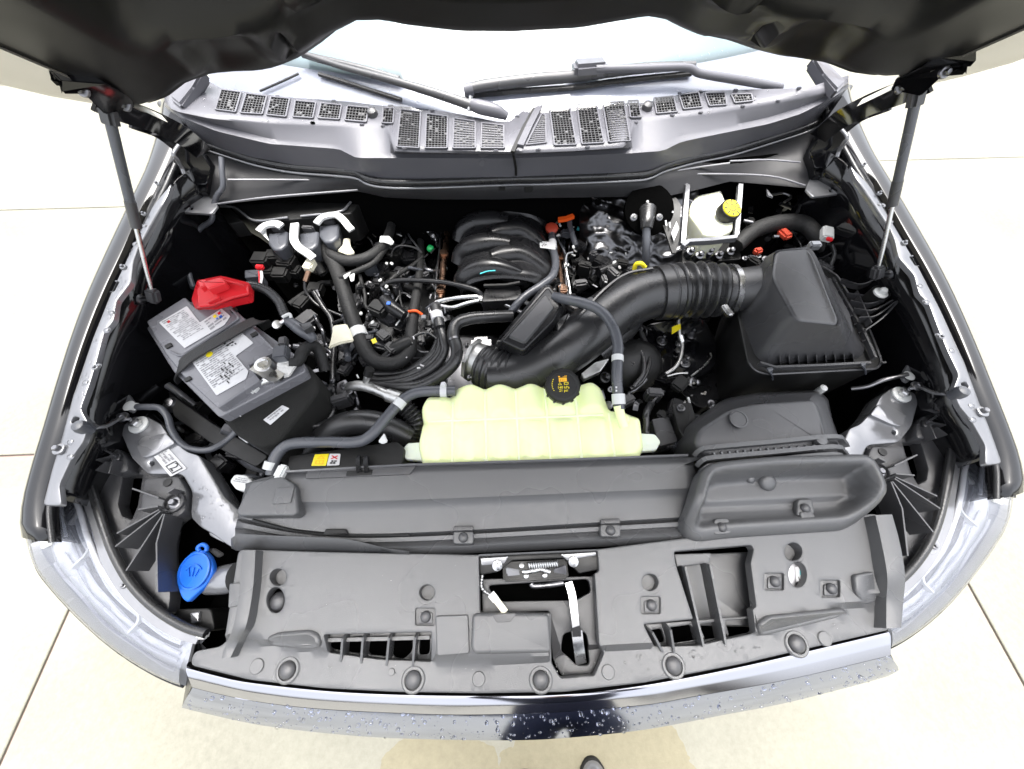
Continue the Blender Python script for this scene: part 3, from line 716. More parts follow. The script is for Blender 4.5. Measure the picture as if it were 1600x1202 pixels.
    prism('brace', [P(305, 345, 1.1), P(318, 350, 1.1), P(296, 405, 1.02), P(300, 430, 1.0), P(284, 440, 1.0), P(290, 395, 1.03)], (.0, 0, -.01), 'plastic', ap)
    ppanel('dark_fill_sheet', [(120, 690), (250, 640), (420, 740), (420, 900), (400, 1010), (300, 1010), (200, 940), (130, 800)], [], pl(.80), .01, .002, 'deep', ap, fil=.01)  # added black sheet standing in for the dark below the headlight gap
    tpx('brace_rod', [(316, 352, 1.1), (290, 395, 1.05), (262, 440, 1.0)], .004, 'dsteel', ap, seg=6)
    # radiator support end plate
    sp_ = T('support_plate', ('wet grey steel support plate with a numbered white sticker, beside the battery' if not mir else 'wet grey steel support plate with two washers, beside the air inlet duct'), 'bracket', 'radiator support plates')
    hs_ = pl(1.02, .07, .3)
    pts = [(186, 672), (206, 650), (228, 650), (250, 662), (268, 686), (292, 706), (312, 712), (332, 745), (352, 778), (376, 800), (372, 862), (352, 850), (334, 836), (312, 824), (297, 808), (300, 770), (284, 741), (230, 741), (205, 716)]
    ppanel('plate', pts, [[(233, 722), (239, 720), (241, 725), (236, 729)]], hs_, .05, .004, 'epaint', sp_, fil=.01)
    ppanel('upper_step', [(212, 698), (240, 680), (258, 676), (274, 692), (238, 712), (222, 716)], [], dz(hs_, .008), .01, .003, 'epaint', sp_)
    bolt(217, 664, dz(hs_, .002), .021, 'steel', sp_, washer='white', name='large_washer')
    bolt(192, 652, 1.056, .012, 'dsteel', sp_)
    arm_ = [P(200, 652, 1.045), P(186, 654, 1.06), P(170, 663, 1.085), P(152, 668, 1.105), P(136, 664, 1.125), P(122, 668, 1.135)]
    strip('tie_bracket', arm_, .022, .005, 'epaint', sp_)
    lathe('rubber_bumper', [(.012, -.02), (.0135, 0), (.011, .008), (.004, .011)], P(126, 667, 1.135), (0, 0, 1), 'hose', sp_, 16)
    lathe('lower_washer', [(.010, 0), (.013, .003), (.006, .005)], P(203, 635, dz(hs_, .02)), (0, 0, 1), 'white', sp_, 14)
    prism('lower_flange', [P(330, 770, 1.0), P(365, 790, 1.0), P(350, 848, .99), P(326, 836, .99)], (0, 0, -.02), 'epaint', sp_, bev=.002)
    if not mir:
        a, b, d = P(232, 699, hs_), P(254, 691, hs_), P(272, 742, hs_)
        stk = decal('sticker', [(233, 705), (256, 693), (292, 732), (266, 745)], hs_, 'paper', sp_)
        Q = Plane(P(256, 693, hs_), P(292, 732, hs_), P(233, 705, hs_), .003)
        printed(Q, 5, 3, 7, stk, 'ink2', .8, (.05, .15, .6, .85))
        fr_ = [Q.q(.66, .15, .96, .19), Q.q(.66, .81, .96, .85), Q.q(.66, .15, .69, .85), Q.q(.93, .15, .96, .85)]
        quads('frame', fr_, 'ink', stk)
        text('number_2', '2', Q.p(.81, .5), Q.u, -Q.v if Q.u.cross(-Q.v).z > 0 else Q.v, .026, 'ink', stk)
    # ---------------- headlamp ----------------
    hl = T('headlight', 'clear headlight with black ribbed back plate, at the corner ' + near, 'headlight', 'headlights')
    seal_ = [(118, 690), (128, 715), (138, 745), (150, 785), (163, 825), (178, 865), (200, 905), (225, 935), (255, 960), (290, 980), (322, 990)]
    sz = pl(.985, .06, .1)
    outer_ = [(36, 838), (50, 885), (75, 920), (112, 960), (155, 1000), (195, 1030), (235, 1054), (265, 1068), (282, 1074)]
    inn = [(112, 760), (126, 795), (140, 840), (160, 885), (185, 920), (215, 950), (250, 975), (280, 990), (306, 1000)]
    ni = 28
    a_ = resample([P(a, b, sz) for a, b in inn], ni); z_ = resample([P(a, b, dz(sz, -.055)) for a, b in outer_], ni)
    rws = []
    for t, up in ((0, -.012), (.06, .004), (.3, .016), (.6, .018), (.85, .010), (.96, .002), (1.0, -.008)):
        rws.append([p.lerp(q, t)+Vector((0, 0, up)) for p, q in zip(a_, z_)])
    rws.append([q+Vector((.01, .01, -.10)) for q in z_]); rws.append([q+Vector((.06, .05, -.22)) for q in z_])
    lens = loft('lens', rws, 'lens', hl, 60)
    bz = []
    for t, up in ((-.04, -.03), (.1, -.02), (.22, -.035), (.5, -.03), (.75, -.03), (.97, -.05)):
        bz.append([p.lerp(q, t)+Vector((0, 0, up+.006*math.sin(i*1.3)*(t > .2)*(t < .6))) for i, (p, q) in enumerate(zip(a_, z_))])
    loft('bezel', bz, 'reflector', hl, 40)
    for t in (.14, .20, .30, .44, .62, .80):
        tube('bezel_step', [p.lerp(q, t+.02*math.sin(i*.7+t*20))+Vector((0, 0, -.016-.006*(t > .3))) for i, (p, q) in enumerate(zip(a_, z_))][(1 if t < .4 else 5):-2], .0045 if t < .4 else .003, 'reflector' if t != .30 else 'dsteel', hl, 6, 2)
    for k, (t0, t1) in enumerate(((3, .10), (8, .16), (19, .14))):
        p = a_[t0].lerp(z_[t0], .08)+Vector((0, 0, -.012)); q = a_[t0].lerp(z_[t0], .55)+Vector((0, 0, -.012))
        strip('lamp_rib', [p, p.lerp(q, .5)+Vector((.01, 0, .002)), q], .005, .012, 'white', hl)
    tube('inner_frame', [p+Vector((0, 0, .003)) for p in a_], .0055, 'reflector', hl, 8, 2)
    tube('lamp_seal', [P(a, b, dz(sz, .016)) for a, b in seal_], .0085, 'rubber', hl, 8)
    strip('seal_land', [P(a+(-9 if i > 4 else -7), b+(5 if i > 4 else 0), dz(sz, .010)) for i, (a, b) in enumerate(seal_)], .024, .006, 'epaint', hl)
    for a, b in ((143, 770), (194, 915)): bolt(a, b, dz(sz, .013), .006, parent=hl)
    for a, b in ((60, 770), (100, 700)): pass
    tube('lens_rim', [p+Vector((-.001, -.001, -.010)) for p in z_], .0022, 'gloss', hl, 6, 2)
    # strip of lens by the fender (narrow clear edge)
    tpx('lens_edge', [(96, 716, 1.05), (92, 760, 1.035), (96, 800, 1.02), (104, 838, 1.005)], .004, 'lens', hl, seg=8)
    hb = pl(.985, .05, .15)
    ppanel('back_plate', [(132, 705), (180, 712), (240, 738), (282, 742), (296, 772), (290, 802), (268, 818), (262, 860), (266, 930), (262, 962), (225, 936), (200, 905), (178, 865), (160, 812), (146, 760)], [[(192, 742), (222, 742), (214, 790), (205, 812), (190, 806), (184, 788)]], hb, .03, .004, 'plastic', hl, fil=.01)
    ppanel('boss_plate', [(224, 748), (278, 744), (292, 768), (288, 800), (270, 812), (258, 806), (240, 798), (218, 800), (222, 770)], [], dz(hb, .035), .035, .004, 'plastic', hl, fil=.008)
    bolt(274, 786, dz(hb, .037), .014, parent=hl)
    lathe('bolt_cup', [(.020, -.004), (.021, .006), (.017, .008), (.0165, .002)], P(274, 786, dz(hb, .036)), (0, 0, 1), 'plastic', hl, 20)
    lathe('boss_dimple', [(.009, -.002), (.009, .0015), (.003, .002)], P(262, 754, dz(hb, .036)), (0, 0, 1), 'black', hl, 16)
    for q in ([(264, 800), (200, 836)], [(266, 802), (198, 856)], [(270, 806), (215, 892)], [(272, 806), (260, 850), (262, 925)], [(222, 768), (262, 782)], [(262, 795), (232, 800)], [(276, 774), (286, 768)]):
        pts_ = [P(a, b, dz(hb, .040)) for a, b in q]
        strip('rib', pts_, .0028, .05, 'plastic', hl, raw=True)
    bolt(180, 716, dz(hb, .035), .012, parent=hl)
    ppanel('upper_tab', [(160, 710), (184, 700), (198, 716), (200, 736), (176, 742), (164, 730)], [], dz(hb, .03), .03, .004, 'plastic', hl, fil=.008)
    for q in ([(184, 716), (160, 722)], [(182, 712), (164, 702)], [(186, 720), (180, 742)], [(176, 724), (160, 738)]): strip('rib', [P(a, b, dz(hb, .038)) for a, b in q], .0028, .03, 'plastic', hl, raw=True)
MIR[0] = False
# ======================= GRILLE BAR =======================
bar_ = T('grille_bar', 'bright rain-beaded trim bar across the top of the grille', 'grille')
t1 = [(291, 1044), (340, 1057), (389, 1067), (505, 1080), (617, 1086), (749, 1088), (880, 1086), (1010, 1071), (1160, 1042), (1310, 1007), (1389, 988)]
t2 = [(300, 1074), (340, 1084), (400, 1096), (505, 1108), (674, 1116), (780, 1116), (880, 1112), (1010, 1101), (1085, 1088), (1235, 1061), (1392, 1024)]
t3 = [(284, 1106), (316, 1114), (411, 1134), (542, 1149), (655, 1155), (805, 1157), (900, 1152), (1010, 1140), (1122, 1119), (1235, 1097), (1374, 1061), (1404, 1048)]
n = 60
A_ = resample([P(a, b, .985) for a, b in t1], n); B_ = resample([P(a, b, .963) for a, b in t2], n); C_ = resample([P(a, b, .905) for a, b in t3], n)
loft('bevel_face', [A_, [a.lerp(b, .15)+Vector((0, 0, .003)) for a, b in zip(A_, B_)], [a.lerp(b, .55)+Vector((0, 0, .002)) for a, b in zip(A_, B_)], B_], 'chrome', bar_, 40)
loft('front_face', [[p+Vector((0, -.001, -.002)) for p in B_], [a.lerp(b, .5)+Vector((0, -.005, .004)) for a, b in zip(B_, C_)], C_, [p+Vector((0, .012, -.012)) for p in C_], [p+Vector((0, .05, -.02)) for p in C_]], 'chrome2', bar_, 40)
tube('shadow_gap', [p+Vector((0, .006, -.004)) for p in A_], .005, 'deep', bar_, 8, 2)
for i0, sgn in ((0, -1), (n-1, 1)):
    a, b, c = A_[i0], B_[i0], C_[i0]
    prism('end_cap', [a, b, c, c+Vector((sgn*.012, .10, -.03)), a+Vector((sgn*.010, .05, -.01))], (-sgn*.006, .002, 0), 'gloss', bar_, bev=.001)
lw = [p+Vector((0, .05, -.03)) for p in C_]
gl = loft('grille_backing', [lw, [p+Vector((0, .02, -.35)) for p in lw]], 'black', bar_, 40, thick=.004)
bmpr = loft('front_bumper', [[Vector((-.98+1.96*i/30, -.16+.30*abs(-1+2*i/30)**2.6, .62)) for i in range(31)], [Vector((-.99+1.98*i/30, -.19+.32*abs(-1+2*i/30)**2.6, .52)) for i in range(31)], [Vector((-.97+1.94*i/30, -.16+.30*abs(-1+2*i/30)**2.6, .34)) for i in range(31)]], 'paint', None, 50, thick=.006)
tag(bmpr, 'black front bumper below the grille, low over the concrete', 'bumper')
fbx = loft('under_panel', [[Vector((k*w_, y, .40)) for k in (-1, 0, 1)] for y, w_ in ((-.12, .50), (.02, .70), (.12, .84), (.30, .93), (.6, .97), (1.4, .98))], 'deep', None, 0, thick=.004)
tag(fbx, 'black splash shield closing the bottom of the engine bay', 'splash shield')
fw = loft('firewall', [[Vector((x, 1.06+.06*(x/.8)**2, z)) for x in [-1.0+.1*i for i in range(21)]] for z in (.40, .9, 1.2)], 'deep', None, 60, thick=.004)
tag(fw, 'dark firewall panel behind the engine under the cowl', 'firewall')
# ======================= FRONT SIGHT SHIELD =======================
step_px = [(300, 1000), (395, 1004), (500, 1021), (600, 1030), (680, 1036), (860, 1033), (945, 1017), (1010, 1012), (1090, 1011), (1180, 993), (1280, 965), (1400, 930)]
STEP = [tuple(P(a, b, 1.0).xy) for a, b in step_px]
def hc(x, y): return .998+.10*(y+.05)+.016*sst((y-ipl(STEP, x))/.010)
shield = T('grille_cover', 'wide grey moulded cover over the grille opening with push pins and a latch cutout', 'panel')
outl = [(352, 996), (372, 858), (500, 862), (746, 867), (935, 858), (1075, 840), (1220, 822), (1368, 802), (1384, 812), (1394, 960), (1394, 984), (1310, 1003), (1160, 1038), (1010, 1067), (880, 1082), (749, 1084), (617, 1082), (505, 1076), (389, 1063), (296, 1040), (302, 1018), (345, 1010)]
h_latch = [(748, 869), (934, 861), (936, 893), (929, 896), (936, 1008), (944, 1020), (929, 1056), (876, 1060), (862, 1036), (861, 958), (750, 957)]
h_left = [(506, 992), (590, 990), (674, 988), (674, 1034), (590, 1030), (514, 1020)]
h_right = [(1054, 862), (1174, 852), (1178, 858), (1173, 880), (1182, 948), (1176, 952), (1178, 990), (1090, 1009), (1022, 1010), (1006, 976), (1084, 968), (1056, 880)]
def circ(px, py, r, n=14, ky=1.0): return [(px+r*math.cos(2*math.pi*k/n), py+r*ky*math.sin(2*math.pi*k/n)) for k in range(n)]
def rsq(px, py, w_, h_): return [(px-w_, py-h_), (px+w_, py-h_), (px+w_, py+h_), (px-w_, py+h_)]
seats = [(664, 964), (1017, 946), (1210, 909), (1298, 920)]
cups = [(434, 902, 13), (667, 926, 12), (1016, 910, 13), (1240, 862, 14)]
ovals = [(430, 938, 14, 20), (1247, 898, 14, 20)]
holes = [h_latch, h_left, h_right]+[rsq(a, b, 15, 13) for a, b in seats]+[circ(a, b, r_) for a, b, r_ in cups]+[circ(a, b, r_, 16, k/r_) for a, b, r_, k in ovals]
ppanel('shell', outl, holes, hc, .022, .003, 'cover', shield, fil=.012, hfil=.0035, grid=.012)
for a, b in seats:
    ppanel('pin_seat', rsq(a, b, 18, 16), [], dz(hc, -.007), .006, .002, 'cover', shield, fil=.006)
    ppanel('pin_pad', rsq(a+1, b+2, 11, 9), [], dz(hc, -.003), .005, .002, 'cover', shield, fil=.004)
    pushpin(a+1, b, dz(hc, -.002), .010, shield)
for a, b, r_ in cups:
    lathe('recess_cup', [(.0205, -.001), (.019, -.004), (.018, -.024), (.001, -.025)], P(a, b, hc), (0, 0, 1), 'cover', shield, 20, open_=True)
for i, (a, b, r_, k) in enumerate(ovals):
    if i == 0:
        lathe('hood_bump', [(.017, -.022), (.017, -.012), (.012, -.005), (.004, -.003)], P(a, b+2, hc), (0, 0, 1), 'plastic', shield, 20, 70)
    else:
        pl_ = ppanel('tag_plate', circ(a, b, 17, 16, 1.35), [], dz(hc, -.02), .004, .001, 'dsteel', shield, fil=0)
        Q = Plane(P(1240, 884, dz(hc, -.02)), P(1258, 880, dz(hc, -.02)), P(1242, 912, dz(hc, -.02)), .0015)
        quads('print', [Q.q(.1, .1, .9, .9, .001)], 'paper', pl_); quads('print', [Q.q(.45, .2, .95, .6)], 'cyan', pl_); text('print_47', '147', Q.p(.6, .82), Q.u, -Q.v, .012, 'ink', pl_)
for a, b, r_ in ((450, 1047, .0150), (646, 1062, .0150), (845, 1062, .0150), (1052, 1040, .0150), (1244, 1006, .0155)):
    p = P(a, b, hc)
    lathe('pin_collar', [(r_*1.45, -.004), (r_*1.45, .001), (r_*1.3, .003), (r_*1.08, .003), (r_*1.05, -.002)], p, (0, 0, 1), 'cover', shield, 24)
    lathe('push_pin', [(r_, -.004), (r_*.98, .003), (r_*.8, .0075), (r_*.45, .010), (r_*.05, .011)], p, (0, 0, 1), 'plastic', shield, 20, 70)
for a, b, r_ in ((402, 1041, .0125), (748, 1061, .012), (950, 1050, .012), (1288, 998, .0125), (612, 1050, .006)):
    lathe('flat_plug', [(r_, -.003), (r_, .0018), (r_*.9, .003), (r_*.3, .0034)], P(a, b, hc), (0, 0, 1), 'cover', shield, 20)
# raised latch cover block with finger notch
block('raised_pad', [(738, 958), (858, 958), (862, 1018), (856, 1021), (742, 1023), (735, 1014)], dz(hc, .014), .02, 'cover', shield, fil=.010, r=.007)
block('finger_notch', [(768, 960), (808, 958), (798, 972), (776, 973)], dz(hc, .0152), .003, 'plastic', shield, fil=.004, r=.001)
block('raised_pad', [(680, 962), (732, 960), (734, 1022), (682, 1026)], dz(hc, .004), .01, 'cover', shield, fil=.006, r=.003)
block('corner_bulge', [(414, 996), (432, 988), (484, 984), (498, 992), (500, 1010), (488, 1016), (420, 1010)], dz(hc, .008), .012, 'cover', shield, fil=.012, r=.007)
block('corner_bulge', [(1200, 962), (1318, 950), (1326, 956), (1310, 966), (1190, 995), (1184, 975)], dz(hc, .010), .012, 'cover', shield, fil=.010, r=.006)
# upright side fins
def fin(name, line, wd, hgt):
    rws = [[], [], [], [], []]
    for a, b, k in line:
        p = P(a, b, hc); w_ = wd*k
        rws[0].append(p+Vector((-w_, 0, -.004))); rws[1].append(p+Vector((-w_*.75, 0, hgt*.9))); rws[2].append(p+Vector((0, 0, hgt))); rws[3].append(p+Vector((w_*.75, 0, hgt*.9))); rws[4].append(p+Vector((w_, 0, -.004)))
    return loft(name, [resample(r_, 20) for r_ in rws], 'cover', shield, 50)
fin('side_fin', [(398, 862, 1), (396, 900, 1), (392, 940, .95), (384, 980, .9), (372, 1005, .8), (364, 1026, .6)], .017, .022)
fin('side_fin', [(1366, 808, 1.1), (1376, 850, 1.15), (1384, 900, 1.1), (1382, 940, 1.05), (1380, 980, .9)], .021, .026)
block('fin_clip', [(358, 912), (375, 910), (376, 946), (356, 950)], dz(hc, .006), .012, 'cover', shield, fil=.003, r=.002)
block('fin_step', [(1335, 898), (1366, 892), (1372, 940), (1350, 946), (1338, 925)], dz(hc, .010), .012, 'cover', shield, fil=.008, r=.005)
# ribs inside the openings
for pts in ([(541, 990), (538, 1026)], [(572, 989), (569, 1029)], [(612, 990), (608, 1033)], [(652, 989), (648, 1035)]):
    strip('rib', [P(a, b, dz(hc, -.012)) for a, b in pts], .004, .03, 'cover', shield, raw=True)
strip('rib', [P(514, 1000, dz(hc, -.022)), P(600, 998, dz(hc, -.022)), P(672, 996, dz(hc, -.022))], .006, .012, 'cover', shield, raw=True)
for pts in ([(1064, 884), (1092, 1006)], [(1102, 880), (1126, 1002)], [(1040, 975), (1046, 1010)], [(1010, 980), (1026, 1010)]):
    strip('rib', [P(a, b, dz(hc, -.012)) for a, b in pts], .004, .04, 'cover', shield, raw=True)
ppanel('inner_floor', [(1056, 868), (1172, 862), (1176, 980), (1090, 978), (1062, 890)], [], dz(hc, -.055), .01, .003, 'cover', shield, fil=.006)
ppanel('inner_ledge', [(1054, 866), (1112, 864), (1108, 880), (1058, 886)], [], dz(hc, -.016), .01, .002, 'cover', shield, fil=.003)
ppanel('seat_frame', [(1004, 976), (1180, 962), (1180, 1004), (1020, 1016)], [[(1016, 985), (1034, 982), (1038, 1004), (1024, 1006)], [(1044, 981), (1080, 976), (1090, 1000), (1050, 1006)], [(1092, 975), (1124, 972), (1130, 996), (1100, 1000)], [(1132, 970), (1174, 967), (1174, 990), (1138, 996)]], dz(hc, -.03), .008, .002, 'cover', shield, fil=.004, hfil=.006)
ppanel('seat_frame', [(502, 986), (678, 984), (678, 1040), (510, 1026)], [[(514, 998), (536, 996), (534, 1018), (518, 1014)], [(545, 996), (568, 994), (566, 1022), (542, 1019)], [(578, 995), (606, 994), (604, 1026), (576, 1023)], [(616, 996), (645, 994), (644, 1018), (630, 1030), (614, 1027)], [(656, 995), (672, 994), (671, 1022), (655, 1024)]], dz(hc, -.03), .008, .002, 'cover', shield, fil=.004, hfil=.006)
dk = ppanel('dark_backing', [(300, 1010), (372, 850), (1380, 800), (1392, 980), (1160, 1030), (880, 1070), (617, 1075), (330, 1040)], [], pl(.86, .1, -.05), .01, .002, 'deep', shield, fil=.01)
# ======================= HOOD LATCH =======================
la = T('hood_latch', 'bright steel hood latch with coil spring in the cutout of the grille cover', 'latch')
ppanel('housing_floor', [(752, 905), (932, 900), (938, 1010), (942, 1022), (928, 1054), (878, 1056), (864, 1030), (858, 955), (754, 960)], [[(880, 990), (900, 986), (916, 988), (920, 1010), (922, 1040), (900, 1040), (890, 1028), (876, 1018)], [(762, 915), (920, 905), (924, 925), (900, 938), (775, 940)]], dz(hc, -.035), .012, .002, 'plastic', la, fil=.004, hfil=.008)
ppanel('top_plate', [(748, 870), (936, 862), (936, 890), (905, 896), (895, 885), (880, 872), (800, 876), (786, 888), (776, 894), (750, 898)], [], dz(hc, -.012), .012, .002, 'black', la, fil=.003)
ppanel('bright_edge', [(750, 872), (795, 869), (788, 881), (752, 884)], [], dz(hc, -.009), .006, .002, 'epaint', la, fil=.002)
ppanel('bright_edge', [(876, 866), (932, 862), (932, 868), (886, 876)], [], dz(hc, -.009), .006, .002, 'epaint', la, fil=.002)
box('latch_body', P(836, 892, dz(hc, -.03)), (.13, .035, .035), 'black', la, bev=.004)
prism('wing', [P(790, 886, dz(hc, -.006)), P(812, 890, dz(hc, -.01)), P(814, 900, dz(hc, -.012)), P(792, 902, dz(hc, -.012))], (0, 0, -.006), 'epaint', la)
prism('wing', [P(866, 888, dz(hc, -.006)), P(884, 882, dz(hc, -.004)), P(886, 900, dz(hc, -.012)), P(864, 896, dz(hc, -.012))], (0, 0, -.006), 'dsteel', la)
a, b = P(826, 884, dz(hc, -.006)), P(872, 881, dz(hc, -.006)); n_ = 13
coil = [a.lerp(b, t/(n_*8))+Vector((0, math.cos(t*math.pi/4)*.006, math.sin(t*math.pi/4)*.006)) for t in range(n_*8+1)]
tube('coil_spring', coil, .0016, 'steel', la, 6, raw=True)
tpx('latch_lever', [(816, 894, dz(hc, -.004)), (830, 893, dz(hc, -.004)), (845, 890, dz(hc, -.006)), (860, 894, dz(hc, -.004))], .004, 'steel', la, seg=8)
tpx('pawl', [(830, 912, dz(hc, -.012)), (834, 916, dz(hc, -.012)), (860, 914, dz(hc, -.012)), (880, 911, dz(hc, -.012))], .005, 'dsteel', la, seg=8)
for a, b in ((777, 884), (896, 878)):
    lathe('latch_bolt', [(.010, -.004), (.010, .002), (.006, .003), (.006, .009), (.004, .010)], P(a, b, dz(hc, -.006)), (0, -.4, 1), 'steel', la, 12)
for a, b in ((822, 900), (851, 899), (815, 884)): lathe('rivet', [(.005, 0), (.005, .004), (.003, .005)], P(a, b, dz(hc, -.006)), (0, 0, 1), 'steel', la, 10)
lv = [P(888, 910, dz(hc, -.004)), P(894, 932, dz(hc, -.003)), P(898, 965, dz(hc, -.004)), P(901, 992, dz(hc, -.010))]
strip('release_handle', lv, .014, .006, 'steel', la)
strip('release_handle_tip', [P(901, 985, dz(hc, -.010)), P(904, 1010, dz(hc, -.018)), P(908, 1036, dz(hc, -.022))], .020, .005, 'steel', la)
strip('release_grip', [P(899, 968, dz(hc, -.006)), P(901, 994, dz(hc, -.010))], .016, .008, 'gloss', la, raw=True)
wt = T('latch_sensor', 'small cream connector on a ribbed wire inside the latch cutout', 'connector')
tpx('wire', [(754, 895, dz(hc, -.02)), (752, 915, dz(hc, -.015)), (757, 924, dz(hc, -.012)), (768, 931, dz(hc, -.010))], .003, 'steel', wt, seg=8, corr=(.0008, .006, 6))
strip('plug', [P(768, 928, dz(hc, -.008)), P(790, 957, dz(hc, -.004))], .012, .008, 'cream', wt, raw=True)
strip('plug_cap', [P(767, 928, dz(hc, -.006)), P(775, 938, dz(hc, -.005))], .014, .010, 'white', wt, raw=True)
# ======================= RADIATOR SHROUD =======================
sh_ = T('radiator_shroud', 'long stepped grey plastic cover lying across the radiator in front of the coolant tank', 'panel')
L = [([(384, 756), (446, 741), (640, 730), (1074, 715), (1084, 716)], 1.050), ([(384, 762), (450, 752), (640, 741), (1084, 727)], 1.048), ([(380, 776), (470, 784), (640, 781), (1090, 762)], 1.044), ([(378, 784), (475, 792), (640, 788), (1090, 769)], 1.036), ([(374, 802), (480, 803), (640, 798), (1092, 778)], 1.030),
     ([(372, 808), (480, 828), (640, 832), (1092, 806)], 1.026), ([(372, 812), (480, 833), (640, 837), (1092, 811)], 1.012), ([(370, 816), (480, 836), (640, 840), (1092, 815)], 1.022), ([(369, 822), (480, 840), (640, 845), (1092, 820)], 1.020), ([(368, 826), (480, 842), (640, 848), (1092, 823)], 1.010), ([(368, 834), (480, 850), (640, 856), (1092, 836)], 1.018), ([(366, 846), (480, 862), (640, 868), (1092, 846)], 1.008)]
loft('stepped_top', rows_px([l_ for l_, _ in L], 40, [z for _, z in L]), 'cover', sh_, 30, thick=.003)
block('end_block', [(392, 752), (440, 744), (462, 758), (466, 800), (458, 806), (372, 806), (368, 800)], 1.064, .03, 'cover', sh_, fil=.010, r=.005)
block('embossed_pad', [(432, 762), (460, 760), (454, 786), (424, 788)], 1.067, .006, 'cover', sh_, fil=.004, r=.0015)
lip = [(362, 842), (372, 836), (430, 838), (525, 842), (560, 847), (600, 856), (640, 862)]
lo = [(362, 856), (372, 860), (430, 861), (525, 862), (560, 864), (600, 865), (640, 866)]
loft('front_lip', rows_px([[(a, b+4) for a, b in lip], lip, lo], 30, (1.030, 1.040, 1.020)), 'cover', sh_, 40, thick=.003)
tpx('dark_seam', [(395, 812, 1.036), (430, 822, 1.031), (480, 833, 1.029), (520, 836, 1.029), (640, 836, 1.024)], .0028, 'black', sh_, seg=6)
block('dark_clip', [(508, 826), (540, 826), (544, 836), (504, 837)], 1.036, .01, 'black', sh_, fil=.004, r=.003)
for a, b in ((724, 840), (954, 829)):
    block('pin_seat', rsq(a, b, 16, 10), 1.034, .014, 'cover', sh_, fil=.006, r=.003); pushpin(a, b, 1.035, .010, sh_)
    block('pin_hood', [(a-15, b-18), (a+15, b-19), (a+16, b-11), (a-16, b-10)], 1.036, .012, 'plastic', sh_, fil=.003, r=.002)
strip('rear_edge', [P(a, b, 1.055) for a, b in ((446, 738), (640, 727), (860, 720), (1074, 712))], .004, .010, 'epaint', sh_, raw=True)
block('sunk_strip', [(476, 748), (640, 741), (650, 728), (480, 736)], 1.0555, .004, 'plastic', sh_, fil=.003, r=.001)
# fan shroud with warning sticker
fs = T('fan_shroud', 'black fan shroud box with a yellow and white warning sticker', 'fan shroud')
block('box', [(446, 738), (452, 712), (620, 690), (632, 700), (628, 726)], 1.035, .12, 'black', fs, fil=.006, r=.003)
hz = lambda x, y: 1.0355
st_ = decal('sticker_yellow', [(492, 710), (514, 709), (509, 728), (486, 728)], hz, 'yellow', fs, fil=.002)
st2 = decal('sticker_white', [(515, 709), (532, 709), (530, 727), (510, 728)], hz, 'paper', fs, fil=.002)
Q = Plane(P(490, 711, 1.0355), P(514, 711, 1.0355), P(487, 727, 1.0355), .0022)
V_ = [Q.p(.55, .08), Q.p(.8, .42), Q.p(.3, .42)]; I_ = [p_+(sum(V_, Vector())/3-p_)*.3 for p_ in V_]
quads('print', [[V_[0], V_[1], I_[1], I_[0]], [V_[1], V_[2], I_[2], I_[1]], [V_[2], V_[0], I_[0], I_[2]], Q.q(.25, .58, .75, .62), Q.q(.25, .88, .75, .92), Q.q(.25, .58, .3, .92), Q.q(.7, .58, .75, .92), Q.q(.48, .58, .52, .92)], 'amber', st_)
Q = Plane(P(515, 711, 1.0355), P(532, 711, 1.0355), P(512, 727, 1.0355), .0022)
quads('print', [[Q.p(.2, .12), Q.p(.32, .08), Q.p(.85, .4), Q.p(.75, .46)], [Q.p(.75, .08), Q.p(.85, .14), Q.p(.3, .46), Q.p(.2, .4)]], 'red', st2)
quads('print', [Q.q(.3, .55, .5, .72), Q.q(.5, .72, .7, .9), Q.q(.55, .56, .8, .7), Q.q(.2, .74, .45, .9)], 'ink', st2)
for dx in (0, 12): strip('clip_finger', [P(560+dx, 714, 1.045), P(560+dx, 726, 1.058), P(561+dx, 738, 1.060)], .009, .008, 'gloss', fs, raw=True)
block('clip_base', [(542, 736), (582, 734), (580, 742), (540, 744)], 1.0575, .006, 'black', fs, fil=.002, r=.001)
# ======================= AIR INLET DUCT =======================
du = T('air_inlet_duct', 'grey moulded air inlet duct with an open scoop in front of the air filter box', 'air duct')
so = [(1074, 780), (1085, 744), (1096, 733), (1114, 728), (1197, 720), (1330, 717), (1346, 726), (1364, 762), (1366, 793), (1350, 816), (1332, 826), (1148, 838), (1101, 844), (1080, 838), (1069, 816)]
sxy = fillet(XY(so, 1.06), .03, 4)
back_y = max(p.y for p in sxy); fro_y = min(p.y for p in sxy)
def dist_rim(x, y):
    b = 9
    for p, q in zip(sxy, sxy[1:]+sxy[:1]):
        e = q-p; L2 = e.length_squared
        if L2 < 1e-12: continue
        t = max(0, min(1, (Vector((x, y))-p).dot(e)/L2)); b = min(b, (p+e*t-Vector((x, y))).length)
    return b
def hscoop(x, y):
    d = dist_rim(x, y); t = (y-fro_y)/(back_y-fro_y)
    rimh = .060*sst((t-.02)/.5)+.006
    wall = 1-sst((d-.016)/.022)
    floor = .010*sst((t-.44)/.05)-.004*sst((t-.3)/.05)+.004*sst((.16-t)/.06)
    return 1.036+wall*rimh+floor*(1-wall)
panel('scoop', XY(so, 1.06), [], hscoop, .05, .012, 'cover', du, fil=.03, grid=.0052, smooth=80)
lathe('moulded_boss', [(.018, -.004), (.017, .006), (.012, .010), (.004, .011)], P(1198, 754, 1.045), (0, -.5, 1), 'cover', du, 20, 70)
lathe('moulded_boss', [(.009, -.004), (.008, .005), (.003, .007)], P(1172, 749, 1.047), (0, -.5, 1), 'cover', du, 16, 70)
